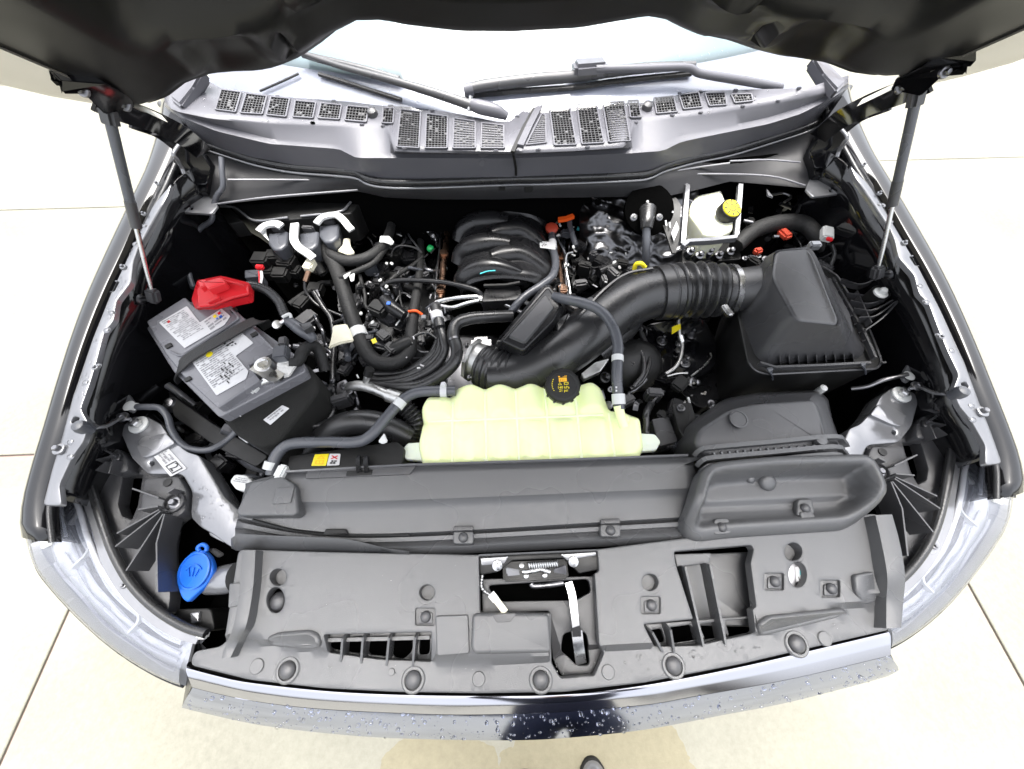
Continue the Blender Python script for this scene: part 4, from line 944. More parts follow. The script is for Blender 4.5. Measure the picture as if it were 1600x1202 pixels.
for a, b in ((1129, 824), (1259, 794)):
    block('pin_seat', [(a-13, b-14), (a+10, b-15), (a+15, b+10), (a-14, b+12)], 1.046, .012, 'cover', du, fil=.008, r=.003); pushpin(a-1, b, 1.047, .0095, du)
block('pin_chute', [(1250, 800), (1268, 797), (1282, 818), (1254, 822)], 1.049, .01, 'cover', du, fil=.003, r=.003)
top = ring([(1085, 692, 1.085), (1092, 668, 1.09), (1142, 636, 1.095), (1180, 628, 1.098), (1270, 622, 1.098), (1280, 630, 1.097), (1288, 652, 1.09), (1296, 684, 1.085), (1298, 700, 1.08), (1110, 716, 1.08)], 1.09, .02)
base = ring([(1070, 700, 1.02), (1074, 664, 1.02), (1130, 624, 1.02), (1180, 614, 1.02), (1276, 610, 1.02), (1294, 622, 1.02), (1299, 650, 1.02), (1312, 688, 1.02), (1316, 712, 1.02), (1092, 730, 1.02)], 1.02, .02)
stack('rear_body', [drop_ring(base, .10), base, [b.lerp(t, .6)+Vector((0, 0, .008)) for b, t in zip(base, top)], top], 'plastic', du, r=.012, smooth=60)
for i, (y0, zz) in enumerate(((700, 1.092), (716, 1.09), (728, 1.085))):
    strip('neck_rib', [P(1086+i*4, y0+10, zz-.025), P(1094+i*4, y0+4, zz-.008), P(1110+i*3, y0, zz), P(1200, y0-8, zz+.001), P(1300, y0-17, zz), P(1316, y0-10, zz-.012), P(1322, y0-4, zz-.03)], .009, .012, 'cover', du, res=3)
for k in range(15):
    a = 1114+k*12; strip('neck_tooth', [P(a, 707-k*.9, 1.094), P(a+4, 716-k*.9, 1.089)], .004, .006, 'cover', du, raw=True)
lathe('neck_button', [(.012, -.01), (.012, .002), (.007, .004)], P(1283, 687, 1.095), (0, 0, 1), 'cover', du, 14)
lathe('date_ring', [(.020, 0), (.020, .0015), (.017, .002), (.016, .0005), (.004, .0005)], P(1154, 655, 1.098), (0, -.1, 1), 'plastic', du, 24)
# ======================= AIR FILTER BOX =======================
ZO[0] = .05
ab = T('air_filter_box', 'black air filter box with tapered lid and ribbed rim', 'air box')
rim = [(1152, 487), (1168, 566), (1178, 580), (1198, 586), (1369, 577), (1377, 566), (1358, 517), (1308, 432), (1283, 416), (1170, 420)]
tr_ = ring(rim, 1.0, .012); stack('tray', [drop_ring(tr_, .22, -.02), drop_ring(tr_, .012), tr_], 'black', ab, r=.003)
tube('tray_edge', [p+Vector((0, 0, .002)) for p in tr_[8:]+tr_[:0]], .003, 'plastic', ab, 6, raw=True)
lb = ring([(1158, 492, 1.005), (1182, 555, 1.005), (1198, 568, 1.005), (1345, 558, 1.005), (1352, 545, 1.005), (1300, 436, 1.005), (1275, 418, 1.005), (1172, 424, 1.005)], 1.005, .012)
lm = ring([(1168, 488, 1.03), (1192, 543, 1.03), (1204, 552, 1.03), (1332, 548, 1.03), (1340, 534, 1.03), (1292, 436, 1.03), (1272, 412, 1.03), (1178, 424, 1.03)], 1.03, .015)
l2 = ring([(1196, 462, 1.10), (1222, 506, 1.10), (1236, 514, 1.10), (1318, 522, 1.09), (1322, 508, 1.10), (1280, 410, 1.12), (1268, 390, 1.12), (1194, 400, 1.12)], 1.1, .018)
lt = ring([(1206, 430, 1.135), (1240, 494, 1.125), (1250, 502, 1.123), (1308, 508, 1.115), (1312, 500, 1.12), (1272, 400, 1.145), (1262, 387, 1.145), (1212, 391, 1.145)], 1.14, .018)
stack('lid', [drop_ring(lb, .01), lb, lm, l2, [a.lerp(b, .75)+Vector((0, 0, .004)) for a, b in zip(l2, lt)], lt], 'plastic', ab, smooth=70, r=.008)
sd_ = ring([(1282, 440, 1.062), (1298, 432, 1.05), (1330, 490, 1.05), (1336, 520, 1.045), (1324, 528, 1.05), (1312, 500, 1.07)], 1.05, .01)
stack('lid_shoulder', [drop_ring(sd_, .04), sd_], 'plastic', ab, r=.006, smooth=60)
tube('outlet_neck', [P(1232, 446, 1.06), P(1205, 450, 1.05), P(1170, 453, 1.03), P(1140, 455, 1.012)], [.070, .064, .060, .060], 'plastic', ab, 28)
for k in range(9):
    a = 1218+k*14.3; b = 557-.5*k
    prism('rim_rib', [P(a, b, 1.03), P(a+1, b+14, 1.008), P(a+1, b+16, 1.0), P(a, b+2, 1.0)], (.0025, 0, 0), 'plastic', ab, bev=0)
for k in range(7):
    t = k/6; a = 1318+t*40; b = 452+t*78
    prism('rim_rib', [P(a-10, b+4, 1.02), P(a, b, 1.008), P(a, b, 1.0), P(a-10, b+4, 1.0)], (.0, .0025, 0), 'plastic', ab, bev=0)
strip('front_lip', [P(1186, 568, 1.018), P(1210, 575, 1.016), P(1290, 572, 1.016), P(1358, 568, 1.016)], .006, .012, 'plastic', ab, raw=True)
strip('side_lip', [P(1366, 560, 1.012), P(1348, 520, 1.012), P(1300, 436, 1.012)], .006, .012, 'plastic', ab, raw=True)
for a, b in ((1205, 583), (1350, 574)):
    strip('spring_clip', [P(a-3, b-8, 1.02), P(a, b-2, 1.018), P(a+1, b+8, .985)], .014, .003, 'hose', ab)
strip('spring_clip', [P(1378, 568, 1.005), P(1382, 566, 1.012)], .010, .004, 'dsteel', ab, raw=True)
fo = lathe('mount_foot', [(.022, -.03), (.022, .004), (.018, .007)], P(1375, 458, 1.06), (0, 0, 1), 'black', ab, 20)
bolt(1376, 458, 1.068, .0165, 'white', ab, washer='white')
for q in ([(1314, 440), (1340, 448), (1365, 442), (1385, 448)], [(1322, 462), (1350, 466), (1375, 472)], [(1328, 474), (1355, 478), (1382, 470)], [(1334, 486), (1360, 488), (1392, 472)], [(1342, 500), (1366, 496), (1396, 474)], [(1350, 518), (1375, 500), (1398, 476)], [(1336, 458), (1350, 490), (1358, 508)], [(1392, 455), (1400, 468), (1396, 478)]):
    strip('bracket_rib', [P(a, b, 1.005+.05*min(1, (a-1314)/70)) for a, b in q], .003, .018, 'plastic', ab)
# ======================= INTAKE TUBE =======================
ZO[0] = 0
it = T('air_intake_tube', 'fat black plastic intake tube with ribbed bellows running from the filter box to the throttle', 'intake tube')
bl = [(1138, 455, 1.06), (1110, 454, 1.06), (1080, 454, 1.06), (1050, 456, 1.06), (1028, 458, 1.06)]
tube('bellows', PP(bl), [.062, .068, .070, .070, .066], 'rubber', it, 32, corr=(.0075, .0285, 9))
tube('cuff', PP([(1052, 456, 1.06), (1024, 459, 1.06)]), [.073, .0735], 'rubber', it, 32, raw=True)
tpx('elbow', [(1034, 457, 1.06), (1000, 464, 1.06), (962, 484, 1.055), (925, 514, 1.045), (885, 546, 1.03), (840, 574, 1.01), (800, 588, .995), (770, 590, .985)], [.066, .068, .068, .067, .064, .060, .058, .058], 'rubber', it, seg=32)
tpx('throttle_cuff', [(800, 586, .99), (786, 584, .985), (770, 578, .98), (756, 572, .975)], [.062, .064, .062, .058], 'rubber', it, seg=28, corr=(.003, .018, 8))
cb = PP([(1141, 455, 1.06), (1133, 455, 1.06)]); tube('hose_clamp', cb, [.0715, .0715], 'steel', it, 32, raw=True)
box('clamp_screw', P(1136, 486, 1.115), (.018, .036, .014), 'steel', it, ax=R(15), bev=.004)
strip('tube_seam', [P(a, b, z) for a, b, z in ((1020, 420, 1.128), (980, 428, 1.12), (945, 452, 1.115), (900, 500, 1.10))], .005, .006, 'rubber', it)
block('resonator_lug', [(905, 470), (925, 462), (932, 470), (912, 482)], 1.11, .05, 'rubber', it, fil=.003)
tpx('side_branch', [(990, 500, .98), (975, 515, .98), (950, 535, .98), (930, 552, .97)], [.03, .034, .036, .036], 'rubber', it, seg=18)
rt = ring([(783, 532, 1.10), (853, 450, 1.12), (858, 449, 1.12), (877, 478, 1.12), (866, 500, 1.112), (818, 548, 1.10)], 1.11, .008)
rb = ring([(774, 534, 1.06), (850, 446, 1.085), (860, 445, 1.085), (886, 482, 1.075), (876, 508, 1.06), (820, 560, 1.05)], 1.07, .010)
rs_ = T('resonator_box', 'faceted black resonator box standing on the intake tube', 'resonator')
stack('body', [drop_ring(rb, .06), rb, [a.lerp(b, .85) for a, b in zip(rb, rt)], rt], 'gloss', rs_, r=.006, smooth=35)
ip = ring([(796, 524, 1.108), (852, 460, 1.126), (866, 480, 1.122), (820, 534, 1.108)], 1.11, .006)
stack('lid_facet', [drop_ring(ip, .008, .004), ip], 'plastic', rs_, r=.002)
block('saddle', [(868, 500), (890, 486), (898, 512), (870, 530)], 1.085, .06, 'rubber', rs_, fil=.01, r=.006)
th = T('throttle_body', 'cast aluminium throttle body bolted to the front of the engine', 'throttle body')
ta = (P(770, 574, .975)-P(735, 560, .97)).normalized()
lathe('bore', [(.050, -.03), (.050, .02), (.056, .022), (.056, .04), (.046, .042)], P(758, 568, .972), ta, 'alu', th, 28)
lathe('flange', [(.062, 0), (.062, .010), (.056, .012)], P(738, 562, .968), ta, 'alu', th, 8)
box('motor_housing', P(752, 540, .985), (.055, .045, .04), 'alu', th, bev=.01)
for a, b in ((729, 540), (733, 590), (768, 545)): bolt(a, b, .99, .007, 'steel', th, axis=(1, -.3, .3))
# ======================= COOLANT TANK =======================
ct = T('coolant_tank', 'translucent yellow-green coolant expansion tank with black cap', 'coolant tank')
to = [(650, 690), (658, 655), (657, 634), (667, 618), (703, 616), (709, 604), (735, 598), (757, 602), (780, 598), (803, 601), (830, 597), (850, 600), (872, 596), (898, 599), (925, 595), (944, 604), (956, 636), (986, 639), (1004, 652), (1012, 695), (1003, 712), (985, 716), (962, 714), (935, 718), (908, 716), (885, 720), (860, 718), (835, 721), (808, 720), (783, 723), (757, 722), (730, 725), (703, 724), (676, 727), (655, 720)]
gx = [P(a, 650, 1.06).x for a in (640, 706, 758, 808, 856, 904, 955, 1020)]; gy = P(800, 650, 1.06).y
def htank(x, y):
    b = [abs(x-g_) for g_ in gx]; k = min(b); j = abs(y-gy)
    pil = sst(k/.020)*.55+.45*sst(k/.034); pj = sst(j/.018)
    sl_ = .055*(y-gy) if y > gy else .20*(y-gy)
    return 1.046+sl_+.015*pil*pj
panel('body', XY(to, 1.06), [], htank, .13, .016, 'tank', ct, fil=.010, grid=.0062, smooth=70)
for i, g_ in enumerate(gx[1:-1]):
    ys_ = [P(800, b, 1.06).y for b in ((608, 716) if i else (622, 718))]
    if i == 5: ys_[0] = P(800, 648, 1.06).y
    tube('seam', [Vector((g_, ys_[0]+(ys_[1]-ys_[0])*k/10, htank(g_, ys_[0]+(ys_[1]-ys_[0])*k/10)+.0005)) for k in range(11)], .0030, 'tankseam', ct, 8, raw=True, flat=.6)
xs_ = [P(a, 650, 1.06).x for a in (668, 945)]
tube('seam', [Vector((xs_[0]+(xs_[1]-xs_[0])*k/40, gy, htank(xs_[0]+(xs_[1]-xs_[0])*k/40, gy)+.0005)) for k in range(41)], .0030, 'tankseam', ct, 8, raw=True, flat=.6)
cp = P(877, 606, 1.075); cax = Vector((0, -.32, 1)).normalized()
lathe('filler_neck', [(.032, -.03), (.032, .005), (.034, .008)], cp, cax, 'tank', ct, 24)
cap = lathe('cap', [(.036, .004), (.039, .006), (.0395, .026), (.036, .031), (.031, .032), (.029, .0305), (.002, .0305)], cp, cax, 'black', ct, 36, 30)
for k in range(12):
    an = k*math.pi/6; x_, y_, a_ = frame(cax); box('grip_rib', cp+a_*.015+(x_*math.cos(an)+y_*math.sin(an))*.039, (.006, .006, .018), 'black', cap, ax=(x_, y_, a_), bev=.001)
x_, y_, a_ = frame(cax); ft = cp+a_*.0312
fq = lambda u0, v0, u1, v1: [ft+x_*u+y_*v for u, v in ((u0, v0), (u1, v0), (u1, v1), (u0, v1))]
quads('cap_symbol', [fq(-.009, .008, .009, .017), fq(-.010, .0185, -.006, .021), fq(.000, .0185, .009, .0195), fq(.004, .0205, .010, .0215)], 'amber', cap)
quads('cap_symbol', [fq(-.006, .009, -.005, .0155), fq(-.002, .009, -.001, .0155), fq(.002, .009, .003, .0155)], 'black', cap)
bmk = [ft+x_*u+y_*v for u, v in ((-.0115, .0005), (-.003, .0005), (-.00725, .0072))]
ctr = sum(bmk, Vector())/3; inn_ = [p+(ctr-p)*.35 for p in bmk]
quads('cap_symbol', [[bmk[i], bmk[(i+1) % 3], inn_[(i+1) % 3], inn_[i]] for i in range(3)], 'yellow', cap)
quads('cap_symbol', [fq(.002, .001, .012, .0022), fq(.002, .0055, .012, .0066), fq(.002, .001, .0032, .0066), fq(.0108, .001, .012, .0066)], 'yellow', cap)
text('cap_text', '140 kPa', ft+y_*-.0055+a_*.0003, x_, y_, .0085, 'yellow', cap); text('cap_text', '21 psi', ft+y_*-.0125+a_*.0003, x_, y_, .0085, 'yellow', cap)
for k in range(7):
    an = R(150+k*10); p_ = ft+(x_*math.cos(an)+y_*math.sin(an))*.025; quads('cap_symbol', [[p_+x_*-.001, p_+x_*.001, p_+x_*.001+y_*.002, p_+x_*-.001+y_*.002]], 'yellow', cap)
lathe('outlet_boss', [(.016, -.02), (.015, .004), (.008, .008)], P(974, 656, 1.055), (0, 0, 1), 'tank', ct, 18, 60)
tpx('outlet_stub', [(976, 668, 1.055), (970, 650, 1.065), (966, 634, 1.075)], .011, 'tank', ct, seg=14)
for s_, q in ((-1, [(672, 690), (636, 692), (626, 706), (634, 718), (672, 720)]), (1, [(990, 676), (1024, 678), (1033, 690), (1026, 704), (990, 706)])):
    block('mount_tab', q, 1.02, .012, 'tankw', ct, fil=.006, r=.004)
# ======================= BATTERY =======================
ZO[0] = .10
bt = T('battery', 'grey car battery with white print labels and a black hold-down strap', 'battery')
lidp = [(228, 502), (288, 464), (300, 476), (312, 484), (348, 470), (362, 478), (432, 548), (388, 570), (406, 594), (340, 638), (286, 588), (258, 553)]
lt_ = ring(lidp, 1.02, .006); stack('lid', [drop_ring(lt_, .022), lt_], 'case', bt, r=.004)
cs = ring([(228, 512), (290, 470), (362, 482), (470, 560), (478, 580), (342, 652), (270, 580)], .998, .008); stack('case', [drop_ring(cs, .19, -.012), drop_ring(cs, .004), cs], 'case', bt, r=.004)
for q, sd in (([(248, 504), (292, 478), (312, 504), (346, 482), (360, 494), (350, 508), (288, 544)], 1), ([(300, 566), (378, 520), (396, 536), (368, 556), (388, 580), (384, 592), (338, 618)], 2)):
    lab = decal('label', q, lambda x, y: 1.1205, 'paper', bt, fil=.003)
    if sd == 1:
        Q = Plane(P(248, 504, 1.0205), P(290, 481, 1.0205), P(286, 540, 1.0205), .0022); printed(Q, 21, 15, 8, lab, 'ink2', .8, (.08, .06, .9, .92))
        Q2 = Plane(P(318, 504, 1.0205), P(346, 484, 1.0205), P(330, 520, 1.0205), .0024); printed(Q2, 4, 4, 3, lab, 'ink2', .8)
        quads('print', [Q2.q(.5, .08, .65, .3)], 'yellow', lab); quads('print', [Q2.q(.7, .4, .85, .6), Q2.q(.55, .4, .65, .55)], 'blue', lab); quads('print', [Q2.q(.75, .1, .9, .3), Q.q(.2, .12, .3, .2)], 'red', lab)
    else:
        Q = Plane(P(300, 566, 1.0205), P(352, 535, 1.0205), P(336, 614, 1.0205), .0022); printed(Q, 8, 16, 11, lab, 'ink2', .85, (.05, .06, .95, .93))
        Q2 = Plane(P(350, 560, 1.0205), P(372, 578, 1.0205), P(336, 596, 1.0205), .0026); printed(Q2, 9, 7, 5, lab, 'ink', .3, (.1, .0, .85, .9))
        Q3 = Plane(P(350, 538, 1.0205), P(376, 522, 1.0205), P(362, 548, 1.0205), .0026); printed(Q3, 10, 3, 4, lab, 'ink', .6, (.0, .0, .45, .9))
        c = P(327, 554, 1.023); lathe('print', [(.0075, 0), (.0075, .0005)], c, (0, 0, 1), 'yellow', lab, 18)
strip('hold_down_strap', [P(284, 594, .93), P(279, 586, .985), P(281, 574, 1.022), P(300, 556, 1.030), P(345, 530, 1.032), P(390, 505, 1.026), P(408, 502, 1.01), P(420, 512, .96)], .028, .003, 'strap', bt)
for a, b in ((262, 540), (292, 592), (396, 522), (364, 484)): block('vent_slot', [(a-6, b), (a+4, b-5), (a+7, b), (a-3, b+5)], 1.0235, .004, 'black', bt, fil=.002, r=.001)
tube('handle_bead', [p+Vector((0, 0, .002)) for p in PP([(268, 550, 1.021), (283, 556, 1.021), (300, 548, 1.021), (364, 506, 1.021), (372, 496, 1.021), (362, 484, 1.021)])], .003, 'case', bt, 6)
block('felt_jacket', [(343, 650), (408, 598), (440, 575), (478, 566), (496, 590), (498, 612), (470, 648), (436, 690), (404, 700), (368, 680)], .965, .20, 'felt', bt, fil=.015, r=.008)
lab2 = decal('jacket_label', [(411, 656), (441, 633), (452, 638), (422, 664)], lambda x, y: 1.0655, 'paper', bt, fil=.002)
Q = Plane(P(411, 656, .9655), P(441, 633, .9655), P(422, 664, .9655), .0022); printed(Q, 6, 2, 7, lab2, 'ink2', .9, (.15, .2, .85, .85))
tr2 = block('tray', [(262, 610), (330, 660), (420, 712), (400, 730), (340, 700), (270, 650)], .90, .05, 'black', bt, fil=.01)
for k in range(8):
    a = 372+k*12; b = 646-k*9; strip('jacket_stitch', [P(a, b, .967), P(a+4, b+5, .967)], .002, .002, 'paper', bt, raw=True)
rc = T('terminal_cover', 'bright red plastic cover over the positive battery terminal', 'terminal cover')
t2_ = ring([(306, 450, 1.075), (322, 437, 1.085), (344, 434, 1.085), (372, 440, 1.075), (387, 444, 1.06), (388, 458, 1.055), (362, 464, 1.06), (330, 476, 1.06), (308, 478, 1.06)], 1.07, .006)
b2_ = ring([(299, 468, 1.03), (308, 438, 1.05), (346, 431, 1.05), (370, 437, 1.05), (390, 442, 1.045), (389, 464, 1.04), (362, 470, 1.035), (336, 482, 1.025), (305, 483, 1.02)], 1.03, .006)
stack('shell', [drop_ring(b2_, .02), b2_, t2_], 'red', rc, r=.006, smooth=30)
block('peak', [(316, 440), (346, 432), (352, 442), (324, 452)], 1.094, .02, 'red', rc, fil=.004, r=.004)
block('tab', [(308, 438), (322, 436), (326, 444), (312, 450)], 1.088, .03, 'red', rc, fil=.003, r=.003)
strip('side_rib', [P(326, 474, 1.066), P(344, 466, 1.066)], .005, .008, 'red', rc, raw=True)
ng = T('negative_clamp', 'bright zinc clamp on the negative battery post with grey sensor plug', 'battery clamp')
lathe('post_ring', [(.019, -.02), (.019, .004), (.012, .005), (.010, .002)], P(412, 570, 1.022), (0, 0, 1), 'steel', ng, 18)
strip('clamp_strap', [P(398, 572, 1.022), P(412, 580, 1.020), P(430, 590, 1.012), P(440, 582, 1.012)], .026, .008, 'steel', ng)
prism('lug_plate', [P(432, 566, 1.022), P(452, 562, 1.022), P(464, 570, 1.018), P(452, 588, 1.012), P(432, 592, 1.010)], (0, 0, -.006), 'alu', ng)
tpx('lug', [(402, 602, 1.0), (418, 594, 1.005), (436, 588, 1.008)], [.007, .009, .008], 'steel', ng, seg=10)
box('sensor', P(440, 553, 1.03), (.03, .034, .024), 'hose', ng, ax=R(8), bev=.003)
box('sensor_plug', P(443, 535, 1.035), (.018, .024, .018), 'plastic', ng, ax=R(8), bev=.003)
tpx('crimp', [(452, 566, 1.02), (464, 566, 1.015), (470, 558, 1.012)], [.010, .012, .013], 'tape', ng, seg=10)
ZO[0] = 0
# ======================= ENGINE =======================
en = T('engine', 'black V8 engine deep in the bay under the intake manifold', 'engine')
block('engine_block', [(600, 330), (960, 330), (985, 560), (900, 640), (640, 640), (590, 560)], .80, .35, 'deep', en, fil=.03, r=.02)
block('valve_cover', [(585, 330), (690, 325), (688, 520), (600, 560), (570, 500)], .89, .12, 'gloss', en, fil=.03, r=.02)
block('valve_cover', [(868, 330), (960, 335), (1000, 470), (930, 500), (880, 480)], .90, .12, 'gloss', en, fil=.03, r=.02)
block('front_cover', [(690, 520), (800, 520), (830, 620), (690, 640)], .86, .2, 'dsteel', en, fil=.03, r=.02)
lathe('idler_pulley', [(.045, 0), (.05, .004), (.05, .028), (.045, .032), (.014, .030)], P(640, 552, .93), (0, -.8, .5), 'black', en, 28)
for k in range(6):
    an = k*math.pi/3; x_, y_, a_ = frame((0, -.8, .5)); c = P(640, 552, .93)+a_*.034; strip('pulley_spoke', [c, c+(x_*math.cos(an)+y_*math.sin(an))*.042], .003, .003, 'dsteel', en, up=a_, raw=True)
lathe('power_pump', [(.07, -.05), (.075, 0), (.075, .05), (.06, .065), (.02, .07)], P(985, 570, .90), (0, -.6, .8), 'black', en, 28, 60)
tube('pump_rib', PP([(968, 545, .975), (1000, 548, .975), (1006, 580, .965), (990, 605, .955)]), .006, 'plastic', en, 8)
prism('pump_bracket', [P(930, 566, 1.0), P(952, 560, 1.0), (P(938, 580, .99)), P(912, 592, .99), P(908, 584, .99)], (0, 0, -.02), 'alu', en)
# ignition coils in rows on both heads
for i, (a, b, z) in enumerate(((622, 352, .97), (618, 395, .96), (616, 440, .95), (612, 490, .95))):
    c = box('ignition_coil', P(a, b, z), (.05, .055, .04), 'black', en, ax=R(-10), bev=.008); tpx('coil_boot', [(a+14, b+6, z-.005), (a+34, b+14, z-.03)], .012, 'rubber', c, seg=10)
for i, (a, b, z) in enumerate(((915, 365, .97), (935, 395, .97), (955, 420, .96), (930, 440, .95))):
    c = box('ignition_coil', P(a, b, z), (.05, .04, .035), 'gloss', en, ax=R(30), bev=.008); tpx('coil_boot', [(a-10, b+4, z), (a-26, b+14, z-.03)], .011, 'rubber', c, seg=10)
# ---------------- intake manifold ----------------
im = T('intake_manifold', 'black moulded intake manifold with curved runners in the middle of the bay', 'intake manifold')
lft = [(728, 290), (722, 335), (718, 390), (716, 430), (722, 468)]; rgt = [(838, 290), (850, 340), (856, 390), (862, 430), (852, 468)]
rws = []
for a, b in zip(resample([P(x, y, .98) for x, y in lft], 14), resample([P(x, y, .98) for x, y in rgt], 14)):
    rws.append([a.lerp(b, .5+.5*math.cos(math.pi*(1-k/14)))+Vector((0, 0, .086*math.sin(math.pi*k/14)**.7)) for k in range(15)])
loft('plenum', rws, 'gloss', im, 60, thick=.003)
for q in ([(722, 350, 1.0), (727, 336, 1.025), (740, 325, 1.05), (762, 321, 1.062), (786, 322, 1.060)], [(719, 385, 1.0), (725, 369, 1.025), (742, 356, 1.05), (768, 353, 1.062), (793, 355, 1.060)], [(718, 420, 1.0), (724, 404, 1.025), (740, 393, 1.05), (768, 388, 1.062), (796, 390, 1.060)], [(722, 452, 1.0), (728, 441, 1.025), (748, 429, 1.05), (774, 427, 1.06), (806, 436, 1.045), (822, 448, 1.01)]):
    q = [(a, b-7, z) for a, b, z in q]
    tpx('runner', q, [.028, .032, .034, .032, .026]+([.022] if len(q) > 5 else []), 'gloss', im, seg=16)
for q in ([(790, 304, 1.06), (815, 308, 1.05), (834, 326, 1.02), (840, 345, .99)], [(772, 338, 1.06), (792, 336, 1.06), (815, 339, 1.05), (838, 356, 1.02), (846, 378, .99)], [(768, 374, 1.06), (790, 370, 1.06), (815, 371, 1.05), (842, 394, 1.02), (852, 418, .99)], [(768, 412, 1.06), (790, 407, 1.06), (815, 408, 1.05), (846, 430, 1.02), (856, 450, .99)]):
    q = [(a, b-7, z) for a, b, z in q]
    tpx('runner', q, [.026, .031, .034, .032, .030][:len(q)], 'gloss', im, seg=16)
strip('front_bracket', [P(756, 447, 1.06), P(790, 446, 1.062), (P(812, 442, 1.06))], .006, .008, 'black', im, raw=True)
block('front_tray', [(758, 450), (812, 446), (818, 468), (752, 472)], 1.03, .05, 'gloss', im, fil=.01)
strip('paint_mark', [P(750, 428, 1.0885), P(762, 424, 1.0895), P(774, 423, 1.0875)], .003, .0015, 'cyan', im)
for q in ([(700, 342, .995), (697, 380, .995), (692, 425, .995), (689, 468, .995)], [(868, 352, .99), (872, 400, .99), (876, 440, .99), (880, 466, .99)]):
    fr = tag(tpx('fuel_rail', q, .010, 'copper', None, seg=10), 'coppery steel fuel rail along the ' + ('wiring harness side' if q[0][0] < 800 else 'oil dipstick side') + ' of the manifold', 'fuel rail', 'fuel rails')
    for t in (.08, .5, .92):
        p_ = P(*q[0]).lerp(P(*q[-1]), t); box('injector_clip', p_+Vector((0, 0, .008)), (.026, .03, .02), 'copper', fr, bev=.004)
    tube('rail_pipe', [P(a+(-9 if q[0][0] < 800 else 8), b, z) for a, b, z in q], .0035, 'dsteel', fr, 8)
# metal coolant pipes across the front
pp = T('coolant_pipes', 'pair of bright bent metal pipes in front of the manifold', 'pipe')
tpx('pipe', [(683, 472, 1.0), (700, 468, 1.01), (730, 464, 1.02), (770, 464, 1.02), (800, 466, 1.015), (830, 476, 1.0)], .0065, 'steel', pp)
tpx('pipe', [(690, 478, .995), (706, 481, 1.0), (730, 474, 1.01), (752, 470, 1.012), (775, 471, 1.012), (800, 480, 1.005), (826, 494, .99)], .0065, 'steel', pp)
box('pipe_clip', P(752, 468, 1.02), (.014, .02, .018), 'steel', pp, bev=.003)
# single hoses
def hose(name, label, pts, r, m, cat='hose', group=None, bands=(), **k):
    o = tag(tpx(name, pts, r, m, None, **k), label, cat, group)
    rr = r if not isinstance(r, (list, tuple)) else max(r)
    for (a, b, z), (c, d, z2), bm_, gr_ in bands:
        tube('clamp', PP([(a, b, z), (c, d, z2)]), [rr*gr_]*2, bm_, o, 14, raw=True)
    return o
h1 = hose('coolant_hose', 'long grey rubber hose bending from the radiator end to the coolant tank inlet', [(424, 742, 1.035), (428, 720, 1.045), (440, 702, 1.05), (460, 693, 1.052), (510, 691, 1.052), (556, 691, 1.052), (580, 680, 1.055), (606, 650, 1.058), (628, 626, 1.06), (650, 614, 1.062), (680, 611, 1.062), (712, 611, 1.06)], .0125, 'hose', seg=14,
     bands=(((421, 734, 1.04), (425, 722, 1.045), 'white', 1.15), ((620, 636, 1.059), (628, 626, 1.06), 'white', 1.12), ((688, 611, 1.062), (698, 611, 1.061), 'paper', 1.18)))
box('clamp_ear', P(693, 602, 1.078), (.012, .012, .014), 'paper', h1, bev=.002)
h2 = hose('vapour_hose', 'grey printed vapour hose rising from the coolant tank and looping over the intake tube', [(968, 640, 1.07), (966, 618, 1.082), (964, 590, 1.10), (965, 560, 1.115), (965, 535, 1.125), (956, 508, 1.135), (938, 486, 1.14), (912, 474, 1.14), (884, 468, 1.13), (866, 464, 1.115)], .0125, 'hose', seg=14,
     bands=(((967, 632, 1.074), (966, 616, 1.083), 'white', 1.2), ((965, 565, 1.113), (965, 556, 1.116), 'white', 1.1)))
for k in range(16):
    b = 612-k*5.2
    if abs(b-560) > 8: strip('hose_print', [P(963, b, 1.087+.0028*k*.32+.012), P(963, b-2.6, 1.088+.0028*k*.32+.012)], .0035, .0025, 'paper', h2, raw=True)
mh = hose('manifold_hose', 'smooth grey hose with a white paper tag hanging beside the manifold', [(862, 362, 1.03), (863, 385, 1.035), (868, 408, 1.04), (864, 430, 1.045), (846, 446, 1.045), (822, 462, 1.04), (806, 478, 1.03), (796, 492, 1.01)], .0115, 'hose', seg=14, bands=(((864, 390, 1.036), (863, 378, 1.034), 'paper', 1.12),))
lathe('end_cap', [(.006, -.02), (.012, -.012), (.019, -.006), (.020, .004), (.015, .008), (.004, .009)], P(862, 357, 1.04), (0, -.2, 1), 'rust', mh, 20)
tg = tag(prism('paper_tag', PP([(843, 377, 1.05), (868, 379, 1.05), (868, 390, 1.05), (844, 387, 1.05)]), (0, 0, -.0015), 'paper', None, bev=0), 'small white printed tag wrapped on the grey manifold hose', 'tag')
Q = Plane(P(843, 377, 1.05), P(868, 379, 1.05), P(844, 387, 1.05), .0006); printed(Q, 3, 3, 5, tg, 'ink', .7, (.1, .15, .45, .9))
hose('vacuum_hose', 'thin shiny black hose crossing in front of the manifold', [(596, 447, 1.0), (612, 440, 1.01), (640, 438, 1.02), (690, 441, 1.03), (730, 449, 1.035), (750, 458, 1.03), (757, 478, 1.0)], .0075, 'gloss', seg=12)
hose('heater_hose', 'black rubber heater hose curving down past the throttle body', [(800, 494, 1.02), (770, 495, 1.03), (735, 498, 1.035), (714, 506, 1.035), (708, 524, 1.03), (714, 546, 1.02), (710, 566, 1.01), (690, 586, .995), (660, 602, .98), (630, 606, .97), (600, 604, .95)], .0165, 'rubber', seg=16, bands=(((709, 530, 1.028), (710, 533, 1.027), 'dsteel', 1.05),))
